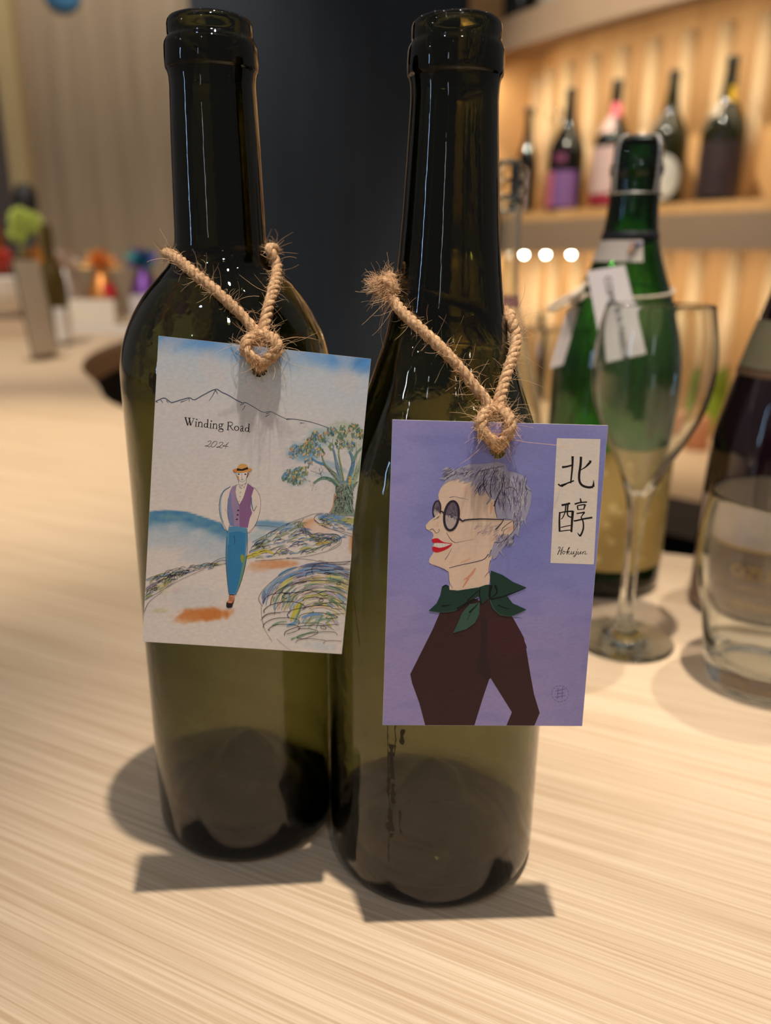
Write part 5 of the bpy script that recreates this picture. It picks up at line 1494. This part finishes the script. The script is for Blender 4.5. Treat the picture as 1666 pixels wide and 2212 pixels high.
# ================================================================== TALL BOTTLES ON THE SHELF
M_bk = pbr('black_bottle_glass', (0.006, 0.006, 0.004), 0.06, spec=0.5)
M_og = pbr('dark_olive_bottle_glass', (0.016, 0.015, 0.004), 0.06, spec=0.5)
M_cap = pbr('dark_cap', (0.012, 0.014, 0.012), 0.35)
def sake(name, label, loc, h=0.395, R=0.063, mat=M_bk, group=None, face=None, parts=()):
    t = thing(name, label, 'bottle', loc, 0, group)
    s, rs_ = h / 0.395, R / 0.052
    prof = smooth_profile([(0.0, 0.004), (0.040, 0.001), (0.049, 0.003), (0.0518, 0.010), (0.052, 0.03), (0.052, 0.17), (0.0512, 0.195), (0.046, 0.222), (0.036, 0.246), (0.0265, 0.268), (0.0205, 0.292), (0.0170, 0.325), (0.0150, 0.360), (0.0146, 0.374)], 4)
    prof = [(r * rs_ if z < 0.25 else r * (rs_ + (1 - rs_) * min(1, (z - .25) / .06) * 0.4), z * s) for r, z in prof] + [(0.0, 0.374 * s)]
    lathe('glass_body', prof, mat, t, None, 36)
    lathe('cap', [(0.0, 0.372 * s), (0.0170, 0.372 * s), (0.0176, 0.374 * s), (0.0176, 0.392 * s), (0.0165, 0.395 * s), (0.0, 0.395 * s)], M_cap, t, None, 24)
    fa = math.atan2(-loc[1], -loc[0])
    def rat(z):
        for (r0, z0), (r1, z1) in zip(prof, prof[1:]):
            if z0 <= z <= z1 and z1 > z0:
                return r0 + (r1 - r0) * (z - z0) / (z1 - z0)
        return R
    for nm, a0, a1, z0, z1, m in parts:
        n = 5
        lathe(nm, [(rat(z0 + (z1 - z0) * i / n) + 0.0006, z0 + (z1 - z0) * i / n) for i in range(n + 1)], m, t, None, 24, a0=fa + radians(a0), a1=fa + radians(a1))
    return t
RZ = 0.4181
Mv = lambda n, c, r=0.5, me=0.0: pbr(n, s2l(c), r, me, noise_amt=0.05)
GS = 'tall bottles along the lit shelf'
sake('sake_bottle', 'tall dark bottle on the shelf with a dark pictorial label and gold neck band', (1.000, 2.548, RZ), mat=M_og, group=GS, parts=(('label', -75, 75, 0.012, 0.165, pbr('dark_pictorial_label', s2l((52, 36, 38)), 0.5, noise_amt=0.7, noise_scale=18)), ('neck_band', 5, 120, 0.275, 0.315, Mv('gold_foil_band', (226, 186, 60), 0.3, 0.6)), ('shoulder_paper', -120, -20, 0.235, 0.275, Mv('silver_paper', (176, 166, 150), 0.4, 0.2))))
b2 = sake('sake_bottle', 'tall olive bottle on the shelf with a large round white label', (0.894, 2.729, RZ), mat=M_og, group=GS)
v, f = [], []
fa = math.atan2(-2.729, -0.894)
dv, df = [], []
for j in range(7):
    for i in range(28):
        a = 2 * pi * i / 28
        rr_ = 0.068 * max(0.001, j / 6)
        aa = fa - 0.25 + rr_ * cos(a) / 0.0640
        dv.append((0.0640 * cos(aa), 0.0640 * sin(aa), 0.082 + rr_ * sin(a)))
for j in range(6):
    for i in range(28):
        k2 = (i + 1) % 28
        df.append((j * 28 + i, j * 28 + k2, (j + 1) * 28 + k2, (j + 1) * 28 + i))
mesh('round_label', dv, df, pbr('white_patterned_label', s2l((206, 204, 196)), 0.6, noise_amt=0.25, noise_scale=60), b2, None, True)
sake('sake_bottle', 'tall bottle on the shelf with pale pink label, pink neck seal and crimson foot', (0.753, 2.862, RZ), mat=M_bk, group=GS, parts=(('label', -80, 80, 0.045, 0.19, Mv('pale_pink_label', (206, 176, 172))), ('foot_band', -80, 80, 0.010, 0.043, Mv('crimson_band', (150, 30, 56))), ('neck_seal', -40, 100, 0.285, 0.325, Mv('pink_seal', (232, 110, 124))), ('shoulder_paper', -110, 0, 0.235, 0.285, Mv('pale_pink_label', (206, 176, 172)))))
sake('sake_bottle', 'tall black bottle on the shelf with a violet label striped pink', (0.630, 3.000, RZ), mat=M_bk, group=GS, parts=(('label', -42, 40, 0.008, 0.128, Mv('violet_label', (122, 84, 140))), ('label_stripe', -82, -42, 0.008, 0.128, Mv('pink_stripe', (214, 110, 130))), ('shoulder_seal', -40, 0, 0.155, 0.185, Mv('plum_seal', (110, 50, 84)))))
sake('sake_bottle', 'slim dark bottle half hidden at the far end of the lit shelf', (0.515, 3.150, RZ), 0.36, 0.036, M_bk, GS, parts=(('label', -80, 0, 0.01, 0.15, Mv('pale_pink_label', (206, 176, 172))),))
cr = thing('crystal_bottle', 'clear beaded crystal bottle with a ball stopper among the shelf bottles', 'bottle', (0.600, 3.115, RZ))
bead = [(0.0, 0.001), (0.030, 0.001)]
zb_ = 0.004
for i, rb in enumerate((0.034, 0.034, 0.033, 0.031, 0.028, 0.025, 0.022, 0.020, 0.018)):
    for j in range(7):
        a = pi * j / 6
        bead.append((rb * (0.80 + 0.20 * sin(a)), zb_ + 0.017 * (1 - cos(a)) * 0.95))
    zb_ += 0.0335
for j in range(9):
    a = pi * j / 8
    bead.append((max(0.0, 0.027 * sin(a)), zb_ + 0.027 * (1 - cos(a))))
lathe('glass_body', bead, M_clear, cr, None, 24)
# overhead shelf
sake('sake_bottle', 'black bottle standing on the overhead shelf', (0.475, 3.265, 1.0601), mat=M_bk)
sake('sake_bottle', 'milky white bottle standing on the overhead shelf', (0.585, 3.180, 1.0601), mat=Mv('milky_glass', (196, 186, 172), 0.2))

# small lamps under the display shelf
M_bulb = emit('lamp_glow', (1.0, 0.86, 0.62), 60)
for i, (px, Y) in enumerate(((1133, 3.02), (1180, 2.93), (1235, 2.845))):
    p = at(px, 540, Y)
    t = thing('shelf_lamp', 'small bright lamp under the front edge of the display shelf', 'lamp', (p.x, p.y, 0.276), 0, 'lamps under the display shelf')
    lathe('housing', [(0.0, -0.0002), (0.012, -0.0002), (0.012, -0.004), (0.009, -0.006), (0.0, -0.006)], M_cap, t, None, 20)
    lathe('bulb', [(0.0, -0.006), (0.0085, -0.0062), (0.0085, -0.011), (0.005, -0.016), (0.0, -0.0175)], M_bulb, t, None, 20)

# ---- on the back counter
BZ = -0.3299
M_lg = glass('leaf_green_glass', 60, (0.35, 0.75, 0.05))
def slim(label, px, py, h, R, mat, cat='bottle', group=None):
    p = atz(px, py, BZ)
    t = thing('slim_bottle', label, cat, (p.x, p.y, BZ), 0, group)
    prof = smooth_profile([(0.0, 0.0), (R * .95, 0.001), (R, 0.008), (R, h * .42), (R * .85, h * .52), (R * .5, h * .66), (R * .38, h * .78), (R * .36, h * .96), (R * .42, h * .97), (R * .42, h), (0.0, h)], 4)
    lathe('glass_body', prof, mat, t, None, 28)
    lathe('cap', [(0.0, h + .0002), (R * .44, h + .0002), (R * .44, h + .012), (0.0, h + .013)], M_cap, t, None, 20)
    return t
slim('slim leaf-green bottle on the back counter, beside the rim of the tulip flute', 1536, 940, 0.405, 0.037, pbr('leaf_green', s2l((120, 140, 40)), 0.15))
slim('pale green bottle on the back counter, seen through the tulip flute', 1487, 925, 0.335, 0.036, pbr('pale_leaf_green', s2l((140, 150, 90)), 0.2))
slim('brown bottle on the back counter between the green bottle and the flute', 1418, 905, 0.335, 0.036, pbr('brown_glass', s2l((74, 48, 34)), 0.15))
slim('black bottle on the back counter behind the small slim flute', 1158, 870, 0.36, 0.036, M_bk)
p = atz(1456, 905, BZ)
box('paper_box', -0.075, 0.075, -0.05, 0.05, 0, 0.15, pbr('white_box_card', s2l((206, 190, 184)), 0.7, noise_amt=0.04), None, 0.002, (p.x, p.y - 0.08, BZ))
tag(bpy.data.objects['paper_box'], 'white paper box on the back counter, seen through the flute', 'box')
p = atz(1512, 952, BZ)
o = lathe('jar', [(0.0, 0), (0.036, 0), (0.04, 0.004), (0.04, 0.085), (0.034, 0.095), (0.034, 0.105), (0.0, 0.106)], pbr('orange_label_jar', s2l((206, 140, 100)), 0.4, noise_amt=0.3, noise_scale=12), None, (p.x - 0.06, p.y - 0.12, BZ), 28)
tag(o, 'orange and white jar on the back counter before the leaf-green bottle', 'jar')

# ================================================================== FAR LEFT END OF THE COUNTER
M_white = pbr('white_ceramic', s2l((226, 218, 206)), 0.35)
M_paper = pbr('white_papers', s2l((222, 214, 204)), 0.75, noise_amt=0.04, noise_scale=14)
# dark bottle with a white label
p = atz(128, 745, 0)
DBt = thing('wine_bottle', 'brown-olive wine bottle with a white label at the far end of the counter', 'bottle', (p.x, p.y, 0.0))
lathe('glass_body', smooth_profile([(0.0, 0.002), (0.034, 0.001), (0.0375, 0.006), (0.0375, 0.10), (0.0372, 0.17), (0.033, 0.195), (0.023, 0.215), (0.0165, 0.235), (0.0150, 0.26), (0.0150, 0.318), (0.0, 0.32)], 4), pbr('brown_olive_glass', s2l((70, 54, 14)), 0.08), DBt, None, 32)
fa = math.atan2(-p.y, -p.x)
lathe('label', [(0.0380, 0.012), (0.0380, 0.06), (0.0380, 0.105)], M_paper, DBt, None, 24, a0=fa - 0.1, a1=fa + 1.7)
# clear stand leaning beside it
p = atz(100, 775, 0)
o = thing('menu_stand', 'tall clear acrylic menu stand in front of the brown-olive bottle', 'stand', (p.x, p.y, 0), radians(80))
M_acr = thin_glass('grey_acrylic', (0.80, 0.78, 0.74), 1.0)
v, f = box_data(-0.052, 0.052, -0.0015, 0.0015, 0.004, 0.235)
mesh('sheet', [(x, y + z * 0.10, z) for x, y, z in v], f, M_acr, o)
v, f = box_data(-0.050, 0.050, -0.0004, 0.0004, 0.01, 0.23)
mesh('menu_leaf', [(x, y - 0.0022 + z * 0.10, z) for x, y, z in v], f, pbr('grey_menu_leaf', s2l((206, 192, 170)), 0.7, noise_amt=0.06), o)
v, f = box_data(-0.052, 0.052, -0.025, 0.025, 0.0, 0.004)
mesh('foot', v, f, M_acr, o)
# big white bowl
p = at(8, 640, 2.55)
bw = lathe('serving_bowl', smooth_profile([(0.0, 0.004), (0.06, 0.001), (0.064, 0.006), (0.085, 0.022), (0.125, 0.06), (0.150, 0.115), (0.153, 0.119), (0.148, 0.117), (0.120, 0.066), (0.08, 0.030), (0.0, 0.022)], 4), M_white, None, (p.x, p.y, 0.055), 40)
tag(bw, 'large white ceramic bowl resting on a box at the far end of the counter', 'bowl')
o = box('wooden_box', -0.16, 0.12, -0.09, 0.09, 0, 0.054, pbr('tan_box', s2l((196, 170, 140)), 0.6, noise_amt=0.05), None, 0.002, (p.x, p.y, 0.0))
tag(o, 'low tan wooden box under the large white bowl', 'box')
o = lathe('teal_pot', smooth_profile([(0.0, 0), (0.024, 0), (0.030, 0.012), (0.030, 0.045), (0.024, 0.06), (0.0, 0.062)], 4), pbr('dark_teal', s2l((36, 62, 66)), 0.4), None, tuple(atz(72, 700, 0)), 28)
tag(o, 'small dark teal pot on the counter beside the tan box', 'pot')
# vase with green pompon flowers and an orange tulip
def petal_ball(name, c, r, mat, parent, n=60, seed=1):
    rr_ = random.Random(seed)
    ps = []
    for i in range(n):
        zf = 1 - 2 * (i + .5) / n
        a = i * 2.399963
        d = Vector((sqrt(1 - zf * zf) * cos(a), sqrt(1 - zf * zf) * sin(a), zf))
        s1 = d.orthogonal().normalized()
        s2 = d.cross(s1)
        b = Vector(c) + d * r * 0.45
        e = Vector(c) + d * r * rr_.uniform(.9, 1.1)
        wd = r * 0.22
        ps.append(([b, b.lerp(e, .6) + s1 * wd, e + d * r * .05, b.lerp(e, .6) - s1 * wd, b.lerp(e, .55) + s2 * wd * .8, b.lerp(e, .55) - s2 * wd * .8], [(0, 1, 4), (1, 2, 4), (2, 3, 4), (3, 0, 4), (0, 5, 1), (1, 5, 2), (2, 5, 3), (3, 5, 0)]))
    V, Fc = merge(ps)
    return mesh(name, V, Fc, mat, parent)
vp = at(45, 640, 2.75)
vs_ = thing('flower_vase', 'slim grey vase of lime green pompon flowers behind the white bowl', 'vase', (vp.x, vp.y, 0))
lathe('vase_body', smooth_profile([(0.0, 0), (0.028, 0), (0.032, 0.01), (0.030, 0.10), (0.020, 0.18), (0.022, 0.21), (0.019, 0.21), (0.0, 0.05)], 4), pbr('grey_green_vase', s2l((120, 116, 104)), 0.3), vs_, None, 28)
M_lime = pbr('lime_petals', s2l((176, 190, 84)), 0.6, noise_amt=0.25, noise_scale=60)
M_stem = pbr('stem_green', s2l((70, 96, 50)), 0.6)
for i, (px, py, r) in enumerate(((44, 474, 0.040), (70, 480, 0.036), (40, 503, 0.034))):
    c = at(px, py, 2.75) - Vector((vp.x, vp.y, 0))
    tube('stem', catmull([Vector((0, 0, 0.15)), Vector((c.x * .4, 0, c.z * .7)), c], 6), 0.003, M_stem, vs_, None, 6)
    petal_ball('flower', c, r, M_lime, vs_, 60, i)
tp_ = at(84, 640, 2.86)
tl = thing('tulip', 'single orange tulip standing beside the white bowl', 'flower', (tp_.x, tp_.y, 0))
c = at(84, 600, 2.86) - Vector((tp_.x, tp_.y, 0))
tube('stem', [Vector((0, 0, 0.0)), Vector((0.002, 0, c.z * .5)), c], 0.004, M_stem, tl, None, 6)
M_or = pbr('orange_petals', s2l((226, 140, 20)), 0.5, noise_amt=0.15, noise_scale=40)
for i in range(6):
    a = 2 * pi * i / 6
    vv, ff = [], []
    for j in range(7):
        fz = j / 6
        rr_ = 0.050 * (sin(pi * (0.12 + 0.72 * fz)) ** 0.8)
        wd = 0.55 * sin(pi * min(1, 0.15 + 0.85 * fz)) + 0.03
        for s_ in (-1, 0, 1):
            aa = a + s_ * wd
            vv.append((c.x + rr_ * cos(aa), c.y + rr_ * sin(aa), c.z + 0.112 * fz))
    for j in range(6):
        for s_ in (0, 1):
            ff.append((j * 3 + s_, j * 3 + s_ + 1, j * 3 + s_ + 4, j * 3 + s_ + 3))
    mesh('petal', vv, ff, M_or, tl, None, True)
p = at(6, 640, 2.85)
rdv = thing('red_dahlia', 'red pompon flower beside the lime green flowers', 'flower', (p.x, p.y, 0))
c = at(6, 562, 2.85) - Vector((p.x, p.y, 0))
tube('stem', [Vector((0, 0, 0)), Vector((0, 0, c.z * .5)), c], 0.004, M_stem, rdv, None, 6)
petal_ball('flower', c, 0.040, pbr('red_petals', s2l((196, 50, 34)), 0.5), rdv, 50, 9)
# dark round finial behind the flowers, brown jar at the frame's edge
p = at(56, 445, 3.1)
o = lathe('black_decanter', smooth_profile([(0.0, 0), (0.05, 0), (0.055, 0.02), (0.045, 0.20), (0.020, 0.32), (0.018, p.z - 0.06), (0.036, p.z - 0.02), (0.042, p.z + 0.03), (0.028, p.z + 0.07), (0.0, p.z + 0.08)], 4), pbr('matte_black', (0.012, 0.011, 0.013), 0.5), None, (p.x, p.y, 0), 28)
tag(o, 'tall matt black decanter with a round stopper behind the lime green flowers', 'decanter')
p = at(4, 640, 3.05)
o = lathe('brown_crock', smooth_profile([(0.0, 0), (0.06, 0), (0.07, 0.05), (0.07, 0.26), (0.05, 0.36), (0.04, 0.40), (0.0, 0.40)], 4), pbr('rust_brown', s2l((120, 62, 30)), 0.45, noise_amt=0.3, noise_scale=14), None, (p.x - 0.03, p.y, 0), 28)
tag(o, 'tall rust brown crock behind the red flower', 'crock')
# foil-wrapped gifts with tufted tops
def foil(label, px, Y, top_py, r, cols, name='foil_gift'):
    b = at(px, 640, Y)
    t = thing(name, label, 'gift', (b.x, b.y, 0), 0, 'foil gift bags at the far end of the counter')
    h = at(px, top_py, Y).z
    lathe('bag', smooth_profile([(0.0, 0), (r * .8, 0), (r * .9, h * .1), (r * .85, h * .45), (r * .45, h * .70), (r * .3, h * .78), (0.0, h * .78)], 4), cols[0], t, None, 20)
    rr_ = random.Random(int(px))
    k_ = 0
    for m_ in cols[1:]:
        ps = []
        for i in range(46):
            a = rr_.uniform(0, 2 * pi)
            e = rr_.uniform(-0.2, 1.4)
            d = Vector((cos(a) * cos(e), sin(a) * cos(e), sin(e)))
            c0 = Vector((0, 0, h * 0.80))
            L = h * 0.215 * rr_.uniform(0.7, 1.15)
            s1 = d.orthogonal().normalized() * r * rr_.uniform(.05, .14)
            mid = c0 + d * L * .55 + Vector((0, 0, r * .1)) + s1 * rr_.uniform(-1, 1)
            e_ = c0 + d * L * 1.0 + Vector((rr_.uniform(-.2, .2) * r, rr_.uniform(-.2, .2) * r, 0))
            ps.append(([c0 - s1 * .3, c0 + s1 * .3, mid + s1, mid - s1, e_ + s1 * .8, e_ - s1 * .8], [(0, 1, 2, 3), (3, 2, 4, 5)]))
        V, Fc = merge(ps)
        o = mesh('tinsel_tuft', V, Fc, m_, t)
        o['kind'] = 'stuff'
    return t
Fm = lambda n, c, r=0.45: pbr(n, s2l(c), r, 0.75)
foil('silver foil gift bag with a tufted top, behind the brown-olive bottle', 146, 2.76, 540, 0.050, (Fm('silver_foil', (190, 180, 170)), Fm('silver_tinsel', (230, 224, 214)), Fm('silver_tinsel_b', (210, 170, 140))))
foil('gold foil gift bag with a tufted top between the silver and the violet one', 224, 2.82, 540, 0.062, (Fm('bronze_foil', (206, 140, 76)), Fm('gold_tinsel', (250, 200, 120)), Fm('copper_tinsel', (240, 160, 90))))
foil('violet and teal foil gift bag with a tufted top beside the gold one', 314, 2.84, 540, 0.060, (Fm('violet_foil', (110, 70, 140)), Fm('teal_tinsel', (40, 190, 180)), Fm('violet_tinsel', (120, 80, 200))))
rp = at(235, 626, 2.752)
gg = [ob for ob in COL.objects if ob.name.startswith('foil_gift') and 'gold' in ob.get('label', '')][0]
v, f = box_data(-0.018, 0.018, -0.0006, 0.0006, -0.022, 0.022)
o = mesh('red_tag', [(x * 0.92 - z * 0.39, y, z * 0.92 + x * 0.39) for x, y, z in v], f, pbr('red_card', s2l((196, 24, 44)), 0.5), gg, rp - gg.location)
o['label'] = 'bright red tag'
# white boxes and papers
p = atz(215, 722, 0)
o = box('white_carton', -0.11, 0.10, 0.0, 0.06, 0, 0.028, M_paper, None, 0.002, (p.x, p.y, 0))
tag(o, 'flat white carton lying at the foot of the gift bags', 'box')
o = box('white_carton', -0.10, 0.055, 0.004, 0.058, 0.0285, 0.108, pbr('cream_carton', s2l((226, 216, 196)), 0.7, noise_amt=0.03), None, 0.002, (p.x, p.y, 0))
tag(o, 'cream carton standing on the flat white carton', 'box')
o = box('white_carton', -0.045, 0.10, -0.03, 0.03, 0, 0.125, pbr('greyish_carton', s2l((206, 196, 192)), 0.7, noise_amt=0.05), None, 0.002, (p.x + 0.17, p.y - 0.02, 0))
tag(o, 'greyish white carton beside the curved edge, half behind the broad-shouldered bottle', 'box')
# papers lying on the counter at the left
p = atz(30, 722, 0)
o = box('paper_sheet', -0.14, 0.13, -0.09, 0.09, 0.0002, 0.0012, M_paper, None, 0, (p.x, p.y, 0))
tag(o, 'white paper sheet lying flat on the counter left of the menu stand', 'paper')
# blue round sign high on the panel wall
p = at(132, -22, 3.535)
o = lathe('blue_sign', [(0.0, -0.006), (0.074, -0.006), (0.076, -0.003), (0.076, 0.003), (0.0, 0.003)], pbr('blue_sign_paint', s2l((70, 130, 180)), 0.5), None, (p.x, 3.5445, p.z), 40)
o.rotation_euler = (radians(90), 0, 0)
tag(o, 'blue round sign fixed high on the taupe panel wall', 'sign')
